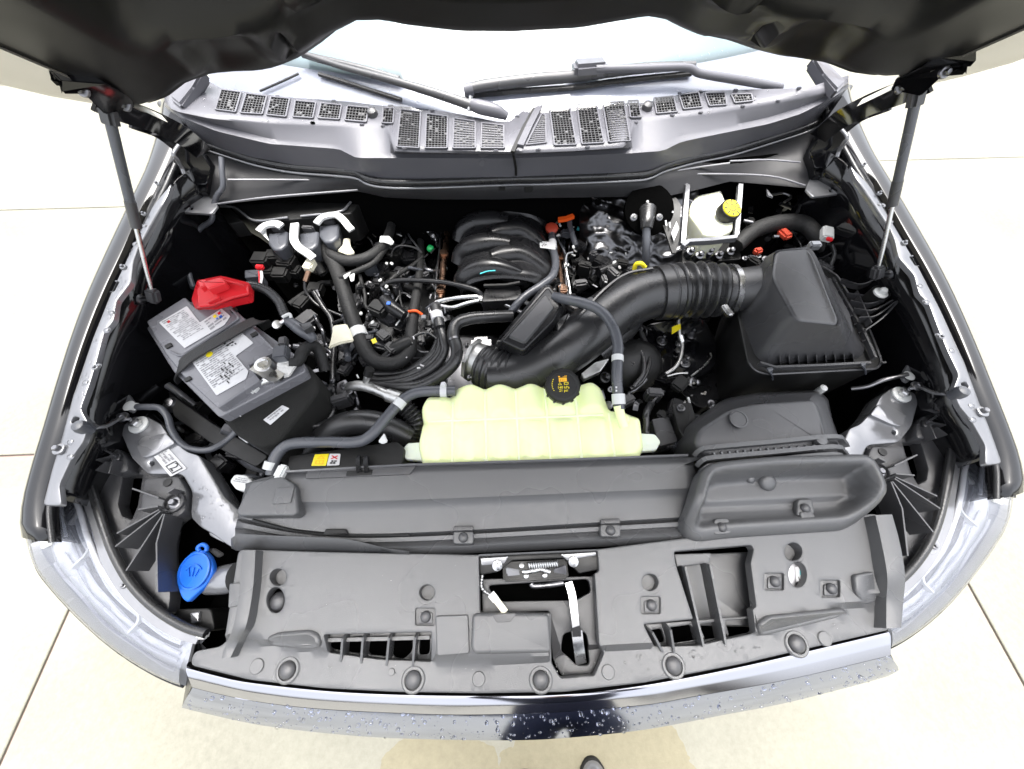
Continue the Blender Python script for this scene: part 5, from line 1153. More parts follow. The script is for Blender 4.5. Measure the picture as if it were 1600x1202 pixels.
for k, off_ in enumerate((0, 9, 17)):
    hose('ribbed_hose', 'black ribbed hose, ' + ('outermost', 'middle', 'innermost')[k] + ' of three swinging below the white clamp', [(686-off_*.1, 505+off_*.5, 1.02-k*.012), (693-off_*.4, 530, 1.015-k*.012), (694-off_, 552, 1.0-k*.012), (676-off_, 576-off_*.5, .985-k*.012), (640-off_*.5, 594-off_*.7, .97-k*.012), (600, 602-off_, .955-k*.01), (572, 600-off_, .94)], .0125, 'rubber', seg=12, group='ribbed hoses')
hc_ = hose('hose_joint', 'black hose joint with a white clamp and round plug above the ribbed hoses', [(681, 480, 1.03), (684, 494, 1.03), (688, 512, 1.025)], .015, 'rubber', seg=14, bands=(((682, 490, 1.031), (684, 500, 1.03), 'paper', 1.15),))
lathe('plug', [(.012, -.01), (.014, 0), (.012, .006), (.003, .007)], P(681, 478, 1.03), (-.2, .2, 1), 'plastic', hc_, 16)
hose('radiator_hose', 'fat black radiator hose arching behind the fan shroud', [(470, 712, .93), (500, 690, .96), (528, 668, .985), (560, 660, .99), (596, 664, .985), (640, 684, .95)], .031, 'rubber', seg=20)
ac = hose('aluminium_pipe', 'bright aluminium pipe with a bolted flange beside the battery', [(544, 606, .985), (556, 603, .995), (572, 604, 1.0), (592, 611, 1.0), (612, 620, 1.0)], .0135, 'alu', seg=14, bands=(((606, 617, 1.0), (626, 624, 1.0), 'alu', 1.35),))
block('flange', [(526, 598), (540, 592), (552, 612), (534, 624), (524, 612)], .99, .03, 'dsteel', ac, fil=.005, r=.003); bolt(537, 602, .992, .010, parent=ac)
tpx('service_port', [(570, 602, 1.0), (573, 592, 1.02), (575, 585, 1.03)], [.008, .008, .010], 'alu', ac, seg=10); tpx('port_cap', [(575, 586, 1.03), (578, 577, 1.045)], .012, 'black', ac, seg=12)
hose('bellows_hose', 'black ribbed rubber sleeve tucked beside the coolant tank', [(622, 630, .99), (636, 640, .98), (650, 660, .96), (640, 690, .93)], .022, 'rubber', seg=16, corr=(.003, .010, 6))
# ======================= WIRING HARNESS =======================
wh = T('wiring_harness', 'black cloth-taped engine wiring harness spreading beside the manifold', 'wiring harness')
tpx('trunk', [(470, 362, 1.03), (500, 380, 1.03), (522, 412, 1.03), (536, 450, 1.02), (548, 490, 1.01), (562, 528, 1.0), (574, 552, .99), (592, 566, .98), (620, 566, .98), (640, 548, .985), (643, 515, .99), (648, 480, .99), (654, 440, .98), (658, 400, .97), (655, 350, .96)], [.024, .024, .022, .021, .021, .021, .021, .020, .019, .018, .017, .015, .013, .012, .012], 'tape', wh, seg=14)
tpx('branch', [(512, 384, 1.04), (520, 400, 1.045), (545, 408, 1.045), (575, 402, 1.045), (598, 384, 1.04), (610, 360, 1.03), (614, 335, 1.02), (628, 315, 1.0), (650, 305, .98)], [.014, .0155, .016, .016, .0155, .014, .012, .010, .009], 'tape', wh, seg=12)
tpx('branch', [(530, 434, 1.04), (555, 425, 1.045), (585, 410, 1.045), (605, 385, 1.03)], .008, 'tape', wh, seg=10)
tpx('branch', [(490, 456, 1.0), (505, 480, .98), (518, 500, .97), (522, 540, .96), (520, 580, .95), (520, 620, .95), (518, 640, .95), (500, 660, .96), (476, 668, .97)], .0075, 'rubber', wh, seg=10)
tpx('branch', [(600, 448, .99), (620, 430, .99), (645, 415, .98), (660, 402, .98)], .007, 'tape', wh, seg=8)
tpx('branch', [(562, 430, 1.0), (570, 460, .99), (572, 480, .98), (590, 490, .98)], .006, 'tape', wh, seg=8)
tpx('branch', [(611, 402, .98), (616, 388, .99), (632, 384, .99), (655, 392, .98), (666, 420, .97)], .004, 'rubber', wh, seg=8)
tpx('branch', [(600, 560, .99), (640, 530, 1.0), (666, 520, 1.0), (690, 535, 1.0)], .004, 'rubber', wh, seg=8)
tpx('branch', [(476, 440, 1.02), (478, 456, 1.0), (495, 476, .98), (520, 488, .97), (550, 500, .96)], .0045, 'rubber', wh, seg=8)
for k in range(5):
    rr = random.Random(40+k); pts = [(rr.uniform(560, 650), rr.uniform(320, 560), .94)]
    for j in range(4): pts.append((pts[-1][0]+rr.uniform(-26, 26), pts[-1][1]+rr.uniform(8, 34), .93+rr.uniform(-.03, .05)))
    tpx('branch', pts, .005, 'rubber', wh, seg=8)
for k in range(7):
    rr = random.Random(70+k); pts = [(rr.uniform(890, 960), rr.uniform(310, 400), .97)]
    for j in range(4): pts.append((pts[-1][0]+rr.uniform(-20, 24), pts[-1][1]+rr.uniform(5, 26), .96+rr.uniform(-.04, .04)))
    tpx('branch', pts, .0055, 'tape' if k % 2 else 'rubber', wh, seg=8)
tube('white_band', PP([(558, 516, 1.003), (563, 528, 1.0)]), [.0235]*2, 'white', wh, 14, raw=True)
prism('white_flag', PP([(594, 368, 1.06), (608, 368, 1.06), (616, 378, 1.055), (612, 382, 1.055), (600, 378, 1.06), (592, 378, 1.06)]), (0, 0, -.004), 'white', wh)
prism('white_flag', PP([(536, 430, 1.055), (548, 424, 1.055), (545, 430, 1.055), (538, 436, 1.055)]), (0, 0, -.003), 'white', wh)
prism('white_flag', PP([(545, 430, 1.05), (554, 426, 1.05), (553, 438, 1.05), (548, 440, 1.05)]), (0, 0, -.003), 'white', wh)
prism('fleece_wrap', PP([(520, 508, 1.03), (541, 505, 1.03), (548, 520, 1.025), (552, 532, 1.02), (530, 536, 1.02), (512, 544, 1.02), (517, 528, 1.025)]), (0, 0, -.010), 'cream', wh, bev=.003)
prism('fleece_wrap', PP([(536, 372, 1.05), (546, 371, 1.05), (547, 384, 1.05), (554, 394, 1.05), (544, 397, 1.05), (526, 391, 1.05), (535, 382, 1.05)]), (0, 0, -.010), 'cream', wh, bev=.003)
tube('orange_tie', PP([(638, 487, 1.01), (650, 486, 1.01), (660, 492, 1.0)]), .004, 'orange', wh, 8)
box('tie_tail', P(662, 496, 1.0), (.014, .016, .008), 'hose', wh, bev=.002)
lathe('green_plug', [(.010, 0), (.012, .006), (.009, .012), (.003, .014)], P(673, 390, .985), (0, -.3, 1), 'green', wh, 14)
cn = box('sensor_connector', P(592, 483, 1.02), (.05, .04, .035), 'black', wh, ax=R(-30), bev=.006)
tpx('sensor_body', [(600, 468, 1.03), (612, 480, 1.03), (632, 494, 1.02)], [.017, .019, .016], 'gloss', wh, seg=14)
strip('blue_mark', [P(604, 474, 1.052), P(610, 474, 1.052)], .010, .002, 'blue', wh, raw=True)
for a, b, z, s_ in ((590, 442, 1.0, .02), (580, 448, 1.0, .018), (562, 450, 1.0, .014), (605, 330, .99, .022), (650, 310, 1.0, .02), (585, 510, 1.0, .02), (600, 526, 1.0, .026), (575, 530, 1.0, .02), (612, 545, 1.0, .024), (590, 400, 1.0, .02), (600, 418, 1.0, .022)):
    box('connector', P(a, b, z), (s_*1.5, s_, s_), 'gloss', wh, ax=R(random.uniform(-50, 50)), bev=.004)
for a, b, z in ((594, 438, 1.015), (604, 448, 1.015), (622, 353, 1.0), (624, 360, 1.0), (582, 504, 1.01), (564, 490, 1.0), (612, 412, 1.01), (604, 412, 1.01)):
    box('bright_clip', P(a, b, z), (.008, .012, .006), 'white', wh, ax=R(random.uniform(-50, 50)), bev=.002)
tpx('fuel_line', [(632, 358, 1.0), (640, 355, 1.005), (655, 357, 1.005), (668, 362, 1.0), (678, 368, .995), (684, 385, .99)], .005, 'steel', wh, seg=10)
tpx('line_joint', [(631, 359, 1.0), (642, 355, 1.005)], .008, 'steel', wh, seg=10)
for a, b in ((676, 350), (680, 358), (676, 368)): box('line_clip', P(a, b, 1.005), (.014, .012, .012), 'steel', wh, ax=R(30), bev=.003)
lathe('tape_sleeve', [(.014, -.03), (.017, -.02), (.017, .02), (.014, .03)], P(626, 540, 1.0), (1, .5, .1), 'black', wh, 16)
strip('gold_label', [P(583, 530, 1.02), P(586, 536, 1.02)], .012, .002, 'yellow', wh, raw=True)
tpx('convoluted_sleeve', [(618, 322, 1.02), (622, 330, 1.02), (614, 340, 1.02)], .013, 'rubber', wh, seg=12, corr=(.002, .006, 6))
for k in range(9):
    rr = random.Random(k+5); box('bright_clip', P(640+k*7, 308+rr.uniform(-2, 5), 1.0), (.010, .006, .008), 'steel', wh, ax=rr.uniform(-1, 1), bev=.002)
for a, b, z, w_, h_, an, m_ in ((566, 336, .99, .05, .035, -20, 'plastic'), (578, 352, .985, .06, .02, 15, 'gloss'), (590, 346, .98, .05, .018, 30, 'gloss'), (560, 362, .99, .05, .03, -35, 'plastic'), (600, 322, .99, .04, .03, 10, 'plastic'), (636, 326, .97, .05, .03, 0, 'plastic'), (634, 372, .96, .06, .04, -8, 'plastic'), (640, 402, .95, .05, .05, 5, 'gloss'), (628, 426, .95, .05, .03, -20, 'plastic'),
    (560, 470, .97, .03, .05, 20, 'plastic'), (606, 500, .98, .05, .03, -35, 'plastic'), (626, 512, .98, .04, .03, -30, 'gloss'), (600, 540, .97, .06, .035, -20, 'plastic'), (576, 560, .95, .05, .04, 30, 'plastic'), (655, 530, .96, .03, .05, 10, 'plastic'), (670, 510, .97, .03, .03, 0, 'gloss'), (544, 556, .93, .05, .05, 10, 'plastic'), (540, 470, .96, .04, .06, 15, 'plastic'), (500, 420, .98, .05, .04, -30, 'plastic'), (480, 500, .95, .05, .06, -40, 'plastic'), (500, 540, .93, .06, .06, -40, 'gloss')):
    box('sensor_body', P(a, b, z), (w_, h_, .03), m_, wh, ax=R(an), bev=.007)
rr9 = random.Random(77)
for k in range(34):
    a, b = rr9.uniform(556, 690), rr9.uniform(312, 590); z = rr9.uniform(.99, 1.01)
    strip('bright_clip', [P(a, b, z), P(a+rr9.uniform(-9, 9), b+rr9.uniform(-7, 9), z)], rr9.uniform(.002, .0045), .003, rr9.choice(('steel', 'dsteel', 'dsteel', 'white')), wh, raw=True)
for k in range(12):
    a, b = rr9.uniform(556, 680), rr9.uniform(330, 560); pts = [(a, b, .99)]
    for j in range(4): pts.append((pts[-1][0]+rr9.uniform(-22, 22), pts[-1][1]+rr9.uniform(-14, 22), .985+rr9.uniform(-.03, .02)))
    tpx('branch', pts, rr9.uniform(.0028, .0055), rr9.choice(('rubber', 'hose', 'tape')), wh, seg=8)
# right side clutter: injector wiring by the dipstick
wr2 = T('injector_wiring', 'tangle of small connectors and orange clips between manifold and firewall foil', 'wiring')
tpx('grey_tube', [(893, 312, 1.05), (898, 325, 1.05), (890, 345, 1.045), (894, 365, 1.04), (900, 385, 1.03)], .009, 'hose', wr2, seg=12)
tpx('grey_tube', [(870, 320, 1.03), (885, 312, 1.04), (893, 313, 1.05)], .009, 'hose', wr2, seg=12)
strip('orange_clip', [P(872, 344, 1.055), P(885, 342, 1.06), P(896, 338, 1.062)], .014, .010, 'orange', wr2, raw=True)
box('blue_clip', P(917, 352, 1.03), (.018, .020, .012), 'blue', wr2, ax=R(40), bev=.003)
tpx('cyan_sleeve', [(902, 357, 1.02), (912, 360, 1.02)], .006, 'cyan', wr2, seg=8)
for a, b, z, s_, m_ in ((885, 365, 1.02, .022, 'hose'), (875, 330, 1.02, .02, 'gloss'), (905, 385, 1.02, .028, 'gloss'), (930, 362, 1.01, .03, 'black'), (948, 378, 1.01, .028, 'black'), (962, 388, 1.02, .02, 'black'), (940, 412, 1.0, .034, 'gloss'), (972, 412, 1.01, .024, 'black'), (905, 410, .99, .024, 'black'), (890, 430, .97, .026, 'black'), (955, 345, 1.01, .03, 'black'), (920, 330, 1.0, .03, 'black')):
    box('connector', P(a, b, z), (s_*1.5, s_, s_), m_, wr2, ax=R(random.uniform(-50, 50)), bev=.004)
for a, b, z in ((870, 348, 1.04), (875, 352, 1.04), (896, 386, 1.045), (899, 392, 1.045), (946, 346, 1.035), (968, 358, 1.03), (956, 376, 1.03), (960, 410, 1.03), (968, 418, 1.03), (930, 395, 1.02), (908, 333, 1.03), (872, 368, 1.03)):
    box('bright_clip', P(a, b, z), (.007, .014, .006), random.choice(('white', 'steel')), wr2, ax=R(random.uniform(-60, 60)), bev=.002)
tpx('metal_line', [(896, 394, 1.03), (886, 398, 1.02), (884, 415, 1.0), (890, 450, .98), (892, 470, .97)], .004, 'steel', wr2, seg=8)
tpx('sensor_barrel', [(935, 426, 1.0), (950, 420, 1.0), (968, 414, 1.0)], .017, 'gloss', wr2, seg=14)
for k in range(26):
    a, b = rr9.uniform(872, 985), rr9.uniform(312, 450); z = rr9.uniform(1.015, 1.03)
    strip('bright_clip', [P(a, b, z), P(a+rr9.uniform(-8, 8), b+rr9.uniform(-6, 8), z)], rr9.uniform(.002, .0045), .003, rr9.choice(('steel', 'dsteel', 'dsteel', 'white')), wr2, raw=True)
for k in range(12):
    a, b = rr9.uniform(890, 985), rr9.uniform(330, 450); box('connector', P(a, b, rr9.uniform(.97, 1.01)), (rr9.uniform(.025, .06), .025, .025), rr9.choice(('plastic', 'gloss', 'black')), wr2, ax=rr9.uniform(-1, 1), bev=.006)
# ======================= FIREWALL INSULATION, STEERING SHAFT =======================
fo_ = T('heat_shield', 'crinkled silver foil heat shield on the firewall behind the steering shaft', 'heat shield')
from mathutils import noise as mn
rws = []
for j in range(61):
    row = []
    for i in range(77):
        a = 905+i*2.45; b = 296+j*2.35; t = j/60
        z = 1.13-.17*t**1.2-.04*sst((930-a)/40)
        q = Vector((a*.045, b*.05, 0)); cre = abs(mn.noise(q*.7))*.010+abs(mn.noise(q*1.6+Vector((5, 1, 0))))*.004+.014*sst((.16-abs((b-340)/60-(a-990)/160))/.16)
        row.append(P(a, b, z-cre))
    rws.append(row)
loft('foil', rws, 'foil', fo_, 45)
lathe('rivet_hole', [(.010, 0), (.010, .003), (.004, .004)], P(934, 316, 1.125), (0, -.7, .7), 'deep', fo_, 14)
stf = T('steering_shaft', 'grey steering shaft coming through a black flange on the firewall', 'steering shaft')
lathe('flange', [(.072, -.01), (.072, .004), (.06, .008), (.03, .010)], P(1014, 328, 1.135), (0, -.6, .8), 'deep', stf, 24)
for a, b in ((1010, 317), (990, 340), (1030, 340)): bolt(a, b, 1.148, .010, 'steel', stf, axis=(0, -.6, .8))
tpx('boot', [(1012, 328, 1.145), (1011, 345, 1.14), (1010, 358, 1.13)], [.024, .020, .016], 'rubber', stf, seg=16)
tpx('shaft', [(1010, 352, 1.135), (1010, 380, 1.10), (1009, 405, 1.06), (1008, 425, 1.02)], .0115, 'hose', stf, seg=14)
dr = tag(tpx('dipstick_ring', [(991, 421, 1.10), (994, 413, 1.115), (1002, 412, 1.12), (1008, 418, 1.11)], .006, 'yellow', None, seg=10), 'yellow ring of the oil dipstick peeking over the intake tube', 'dipstick')
# ======================= BRAKE FLUID RESERVOIR =======================
bf = T('brake_reservoir', 'milky brake fluid reservoir with a round yellow cap inside a grey frame', 'brake reservoir')
tp = ring([(1080, 318, 1.12), (1088, 304, 1.12), (1128, 296, 1.12), (1136, 318, 1.12), (1148, 340, 1.12), (1146, 358, 1.115), (1126, 368, 1.11), (1102, 366, 1.11), (1092, 352, 1.11), (1078, 334, 1.115)], 1.12, .010)
stack('body', [drop_ring(tp, .11, -.006), tp], 'milky', bf, r=.010, smooth=60)
cpp = P(1138, 331, 1.135); cx = Vector((.1, -.35, 1))
cp_ = lathe('cap', [(.026, -.016), (.031, -.012), (.031, .012), (.029, .015)], cpp, cx, 'black', bf, 28)
lathe('cap_disc', [(.0265, .013), (.0265, .017), (.0255, .0185)], cpp, cx, 'yellow', cp_, 28)
x_, y_, a_ = frame(cx); fc = cpp+a_*.0192
for k in range(8):
    an = k*math.pi/4; d_ = x_*math.cos(an)+y_*math.sin(an); s_ = d_.cross(a_); quads('cap_mark', [[fc+d_*.015+s_*.002, fc+d_*.025+s_*.002, fc+d_*.025-s_*.002, fc+d_*.015-s_*.002]], 'ink', cp_)
quads('cap_mark', [[fc+(x_*math.cos(t)+y_*math.sin(t))*r_ for t, r_ in ((k*.5236, .0085), (k*.5236+.5236, .0085), (k*.5236+.5236, .0115), (k*.5236, .0115))] for k in range(12)], 'ink', cp_)
fr_ = T('reservoir_frame', 'grey metal frame bracket around the brake fluid reservoir', 'bracket')
strip('bar', [P(1046, 290, 1.15), P(1066, 288, 1.16), P(1073, 292, 1.16), P(1070, 330, 1.135), P(1066, 382, 1.10)], .012, .016, 'epaint', fr_, raw=True)
strip('bar', [P(1066, 386, 1.098), P(1075, 379, 1.10), P(1110, 377, 1.10), P(1148, 373, 1.10), P(1150, 364, 1.105)], .012, .016, 'epaint', fr_, raw=True)
strip('bar', [P(1150, 368, 1.103), P(1153, 330, 1.13), P(1156, 290, 1.155)], .012, .014, 'epaint', fr_, raw=True)
sp2 = prism('side_plate', PP([(1044, 312, 1.135), (1056, 308, 1.14), (1064, 320, 1.135), (1062, 372, 1.105), (1056, 396, 1.09), (1050, 396, 1.09), (1046, 382, 1.095), (1036, 352, 1.115), (1033, 340, 1.12)]), (0, .003, -.006), 'black', fr_, bev=.001)
prism('diamond_label', PP([(1057, 346, 1.126), (1061, 357, 1.119), (1053, 377, 1.108), (1049, 364, 1.117)]), (0, 0, -.0015), 'paper', sp2, bev=0)
for a, b, z in ((1042, 325, 1.134), (1050, 325, 1.135), (1046, 348, 1.121), (1040, 345, 1.122)): strip('slot', [P(a, b, z+.002), P(a+1, b+8, z-.003)], .004, .003, 'epaint', sp2, raw=True)
for i, a in enumerate((1078, 1092, 1108, 1122, 1140)):
    lathe('valve_block_port', [(.012, -.02), (.012, .006), (.007, .008), (.007, .02), (.004, .022)], P(a, 394+(i % 2)*6, 1.04), (0, -.4, 1), 'dsteel', fr_, 12)
block('valve_block', [(1066, 386), (1152, 378), (1160, 405), (1066, 412)], 1.02, .1, 'black', fr_, fil=.008)
# ======================= CONTROL MODULE AND PLUGS =======================
ec = T('control_module', 'black control module housing mounted under the cowl with three grey plugs', 'control module')
block('housing', [(356, 318), (440, 312), (556, 304), (566, 312), (548, 334), (402, 348), (378, 330)], 1.10, .10, 'black', ec, fil=.01, r=.004)
tpx('housing_edge', [(344, 322, 1.105), (366, 324, 1.105), (378, 332, 1.105), (400, 345, 1.105), (450, 340, 1.106)], .004, 'epaint', ec, seg=8)
tpx('housing_edge', [(470, 338, 1.106), (530, 331, 1.106), (546, 318, 1.106), (556, 306, 1.106)], .004, 'epaint', ec, seg=8)
block('rear_lip', [(330, 322), (352, 318), (380, 346), (358, 350)], 1.085, .05, 'black', ec, fil=.006)
for a, b in ((436, 372), (484, 372), (516, 360)):
    t0 = ring([(a-18, b-8), (a+14, b-12), (a+12, b+10), (a+2, b+18), (a-10, b+18), (a-18, b+8)], 1.085, .008)
    stack('plug', [drop_ring(t0, .06, -.01), t0], 'hose', ec, r=.008, smooth=50)
    box('plug_tab', P(a-2, b-14, 1.09), (.035, .012, .02), 'plastic', ec, ax=R(-8), bev=.003)
    tpx('cable', [(a-2, b+12, 1.06), (a+6, b+34, 1.03), (a+20, b+56, 1.0)], [.02, .017, .013], 'tape', ec, seg=12)
def lever(pts, w_=.020): strip('white_lever', PP(pts), w_, .007, 'white', ec)
lever([(404, 362, 1.10), (414, 353, 1.105), (430, 350, 1.108), (440, 354, 1.105)], .022)
prism('white_lever', PP([(401, 358, 1.10), (415, 356, 1.10), (416, 366, 1.09), (420, 376, 1.085)]), (0, 0, -.005), 'white', ec)
lever([(461, 350, 1.11), (460, 362, 1.108), (460, 376, 1.10), (468, 388, 1.095), (480, 396, 1.09), (490, 404, 1.08)], .022)
lever([(494, 350, 1.105), (504, 340, 1.11), (524, 336, 1.112), (536, 344, 1.11), (544, 354, 1.10), (550, 360, 1.095)], .020)
box('cream_plug', P(484, 415, 1.06), (.028, .036, .022), 'cream', ec, ax=R(-12), bev=.004)
tpx('amber_pin', [(482, 424, 1.055), (477, 440, 1.04)], .008, 'copper', ec, seg=10)
rl = T('relay_cluster', 'cluster of black relays and a red-latched plug between battery and control module', 'relay')
for a, b, z, s_ in ((410, 408, 1.03, .05), (430, 402, 1.03, .045), (450, 412, 1.02, .05), (440, 430, 1.01, .045), (462, 425, 1.0, .04), (420, 425, 1.0, .05), (455, 395, 1.02, .04)):
    box('relay', P(a, b, z), (s_, s_*.9, s_*.8), 'black', rl, ax=R(random.uniform(-15, 10)), bev=.005)
box('red_latch', P(406, 418, 1.055), (.022, .014, .014), 'red', rl, ax=R(-5), bev=.003)
for dx, m_ in ((0, 'red'), (3, 'paper'), (5, 'paper')): tpx('thin_wire', [(404+dx, 424, 1.05), (405+dx, 434, 1.045), (405+dx*.4, 450, 1.035)], .002, m_, rl, seg=6)
block('grey_box', [(382, 422), (404, 421), (404, 432), (382, 434)], 1.035, .05, 'hose', rl, fil=.003)
ZO[0] = .08
bc = hose('battery_cable', 'corrugated black positive cable running from the red terminal cover', [(388, 446, 1.05), (402, 448, 1.05), (420, 456, 1.045), (436, 472, 1.04), (444, 490, 1.035), (452, 502, 1.03)], .0105, 'rubber', 'cable', seg=12, corr=(.0012, .006, 6))
tpx('sleeve', [(450, 500, 1.03), (468, 514, 1.028), (484, 525, 1.02), (490, 532, 1.01)], [.013, .015, .014, .012], 'hose', bc, seg=12)
block('clip_box', [(466, 506), (484, 502), (488, 508), (474, 516)], 1.05, .02, 'plastic', bc, fil=.003)
tube('cable_tie', PP([(441, 496, 1.046), (452, 491, 1.046), (455, 497, 1.04)]), .004, 'white', bc, 8)
lathe('ring_terminal', [(.011, 0), (.011, .005), (.005, .006)], P(434, 508, 1.03), (0, -.3, 1), 'steel', bc, 14); tpx('terminal_shank', [(436, 507, 1.03), (447, 500, 1.035)], .006, 'steel', bc, seg=8)
hose('body_cable', 'black cable leaving the negative clamp towards the engine', [(468, 562, 1.012), (474, 548, 1.01), (486, 540, 1.0), (498, 548, .98), (508, 580, .95)], .014, 'tape', 'cable', seg=12)
ZO[0] = .0
gw = hose('ground_cable', 'black ground cable looping from the battery to the wet grey support plate', [(402, 604, 1.10), (396, 622, 1.08), (390, 636, 1.05), (384, 652, 1.02), (362, 682, 1.0), (330, 702, 1.005), (300, 702, 1.01), (282, 692, 1.02), (268, 672, 1.035), (262, 652, 1.045), (250, 638, 1.05), (232, 636, 1.05), (214, 636, 1.048)], .0075, 'hose', 'cable', seg=10)
strip('eyelet', [P(214, 636, 1.05), P(205, 635, 1.05), P(196, 636, 1.05)], .018, .003, 'white', gw, raw=True)
box('boot', P(398, 604, 1.10), (.026, .034, .018), 'white', gw, ax=R(-25), bev=.005)
hose('drain_tube', 'thin grey drain tube hanging from the cowl corner down beside the battery', [(346, 246, 1.25), (347, 270, 1.225), (348, 292, 1.2), (338, 308, 1.18), (332, 330, 1.15), (330, 345, 1.13), (312, 358, 1.11), (300, 380, 1.09), (294, 405, 1.07), (296, 430, 1.06), (302, 450, 1.05)], .007, 'hose', 'tube', seg=10)
hose('grey_wand', 'pale grey plastic rod lying beside the battery case', [(262, 602, .97), (282, 616, .955), (304, 634, .93)], [.010, .009, .009], 'epaint', 'rod', seg=10)
tag(lathe('drain_plug', [(.018, -.01), (.022, 0), (.016, .008), (.012, .016), (.006, .018)], P(270, 632, .99), (0, -.2, 1), 'dsteel', None, 16), 'dark steel plug with hex head below the battery corner', 'plug')
wn = T('washer_hose', 'grey hose end with a hex fitting running under the battery jacket', 'hose')
tpx('hose', [(372, 668, 1.0), (390, 682, .995), (402, 692, .99), (416, 706, .98), (424, 722, .97)], .013, 'hose', wn, seg=12); lathe('hex_fitting', [(.015, -.01), (.015, .012), (.008, .013)], P(358, 672, 1.0), (-1, .3, .5), 'dsteel', wn, 6); tpx('band', [(382, 676, .998), (396, 687, .992)], .0155, 'paper', wn, seg=12)
tpx('lower_hose', [(352, 690, .94), (380, 716, .93), (400, 728, .93), (424, 732, .94)], .014, 'hose', wn, seg=12)
hs2 = hose('sensor_lead', 'thin sensor lead with a black plug above the radiator hose', [(520, 600, .97), (523, 620, .97), (520, 645, .98), (505, 662, .99), (478, 668, 1.0)], .006, 'rubber', 'cable', seg=8)
tpx('plug', [(470, 670, 1.0), (452, 682, 1.005)], [.010, .014], 'gloss', hs2, seg=10); tpx('white_sleeve', [(447, 684, 1.006), (438, 691, 1.008)], .010, 'white', hs2, seg=10)
rb_ = T('label_box', 'small white printed box clipped beside the radiator shroud end', 'box')
block('box', [(358, 752), (366, 741), (384, 742), (394, 752), (386, 768), (368, 765)], 1.03, .03, 'white', rb_, fil=.006, r=.004)
Q = Plane(P(362, 752, 1.031), P(388, 756, 1.031), P(366, 742, 1.031), .0008); printed(Q, 12, 3, 6, rb_, 'ink2', .9, (.1, .0, .9, .9))
tag(box('white_clip', P(440, 738, 1.055), (.02, .03, .02), 'white', None, ax=R(-15), bev=.004), 'white plastic clip at the corner of the radiator shroud', 'clip')
fb_ = tag(prism('plastic_flag', PP([(590, 690, 1.055), (600, 676, 1.06), (606, 690, 1.055), (598, 694, 1.055)]), (0, 0, -.004), 'white', None), 'small white plastic flag on the fan shroud', 'flag')
# ======================= RIGHT LOWER BAY =======================
st3 = T('strut_tower', 'gloss black tower plate with three bright studs below the intake bellows', 'strut tower')
ppanel('plate', [(1005, 505), (1100, 490), (1125, 540), (1120, 575), (1060, 605), (1010, 590)], [], pl(.93), .1, .012, 'paint', st3, fil=.03)
for a, b in ((1034, 533), (1080, 523), (1070, 567)): bolt(a, b, .935, .016, 'dsteel', st3, stud=True)
for a, b in ((1060, 538), (1060, 548)): lathe('small_nut', [(.010, 0), (.010, .006), (.006, .008)], P(a, b, .94), (0, 0, 1), 'steel', st3, 12)
tpx('bright_edge', [(1042, 588, .94), (1058, 584, .94), (1074, 583, .94)], .004, 'steel', st3, seg=8); tpx('bright_edge', [(1080, 588, .935), (1098, 574, .935), (1110, 560, .935), (1110, 552, .935)], .003, 'steel', st3, seg=8)
block('lower_arm', [(1112, 552), (1128, 600), (1134, 620), (1095, 640), (1060, 610)], .86, .1, 'gloss', st3, fil=.02)
bl_ = hose('brake_line', 'braided silver line with a yellow tag under the bellows', [(1060, 500, 1.0), (1062, 522, .985), (1066, 538, .97), (1063, 560, .96), (1054, 575, .955), (1040, 584, .95)], .0055, 'alu', 'line', seg=10)
prism('yellow_tag', PP([(1050, 511, 1.0), (1063, 506, 1.0), (1064, 514, 1.0), (1050, 522, 1.0)]), (0, 0, -.002), 'yellow', bl_, bev=0); tpx('ferrule', [(1063, 524, .985), (1066, 534, .975)], .009, 'steel', bl_, seg=10)
rl2 = T('lower_bracket', 'black bracket with small bright clips between coolant tank and air duct', 'bracket')
block('arm', [(1050, 632), (1080, 628), (1090, 660), (1072, 690), (1060, 670)], 1.0, .08, 'black', rl2, fil=.006); bolt(1064, 638, 1.003, .010, 'dsteel', rl2)
block('foot', [(1018, 655), (1045, 650), (1060, 690), (1030, 698)], .98, .06, 'plastic', rl2, fil=.006)
for k in range(10):
    r5 = random.Random(90+k); a, b = r5.uniform(1062, 1105), r5.uniform(595, 635); strip('wire_clip', [P(a, b, .97), P(a+r5.uniform(-8, 8), b+r5.uniform(-8, 8), .97)], .005, .004, r5.choice(('steel', 'white', 'dsteel')), rl2, raw=True)
hose('heater_loop', 'thin black hose looping beside the power pump', [(1002, 520, .98), (1012, 545, .97), (1014, 570, .96), (1002, 596, .95), (985, 608, .94)], .007, 'rubber', seg=10)
wb = T('firewall_harness', 'black sleeved harness with a white plug and red patches behind the air filter box', 'wiring harness')
tpx('sleeve', [(1150, 385, 1.05), (1180, 360, 1.06), (1220, 348, 1.07), (1255, 350, 1.07), (1275, 368, 1.06), (1290, 390, 1.04)], [.022, .024, .024, .024, .022, .018], 'tape', wb, seg=14)
box('white_plug', P(1292, 366, 1.10), (.03, .05, .022), 'white', wb, ax=R(-25), bev=.004); box('red_lock', P(1296, 374, 1.112), (.016, .012, .008), 'red', wb, ax=R(-25), bev=.002)
tpx('lead', [(1300, 382, 1.09), (1304, 398, 1.07), (1298, 415, 1.05), (1292, 424, 1.03)], .006, 'rubber', wb, seg=10)
box('red_patch', P(1226, 366, 1.06), (.03, .04, .02), 'rust', wb, ax=R(20), bev=.006); box('red_patch', P(1184, 393, 1.04), (.026, .02, .02), 'rust', wb, ax=R(20), bev=.005)
lathe('round_plug', [(.024, -.01), (.024, .008), (.018, .012), (.014, .006)], P(1330, 403, 1.04), (0, -.4, 1), 'black', wb, 20)
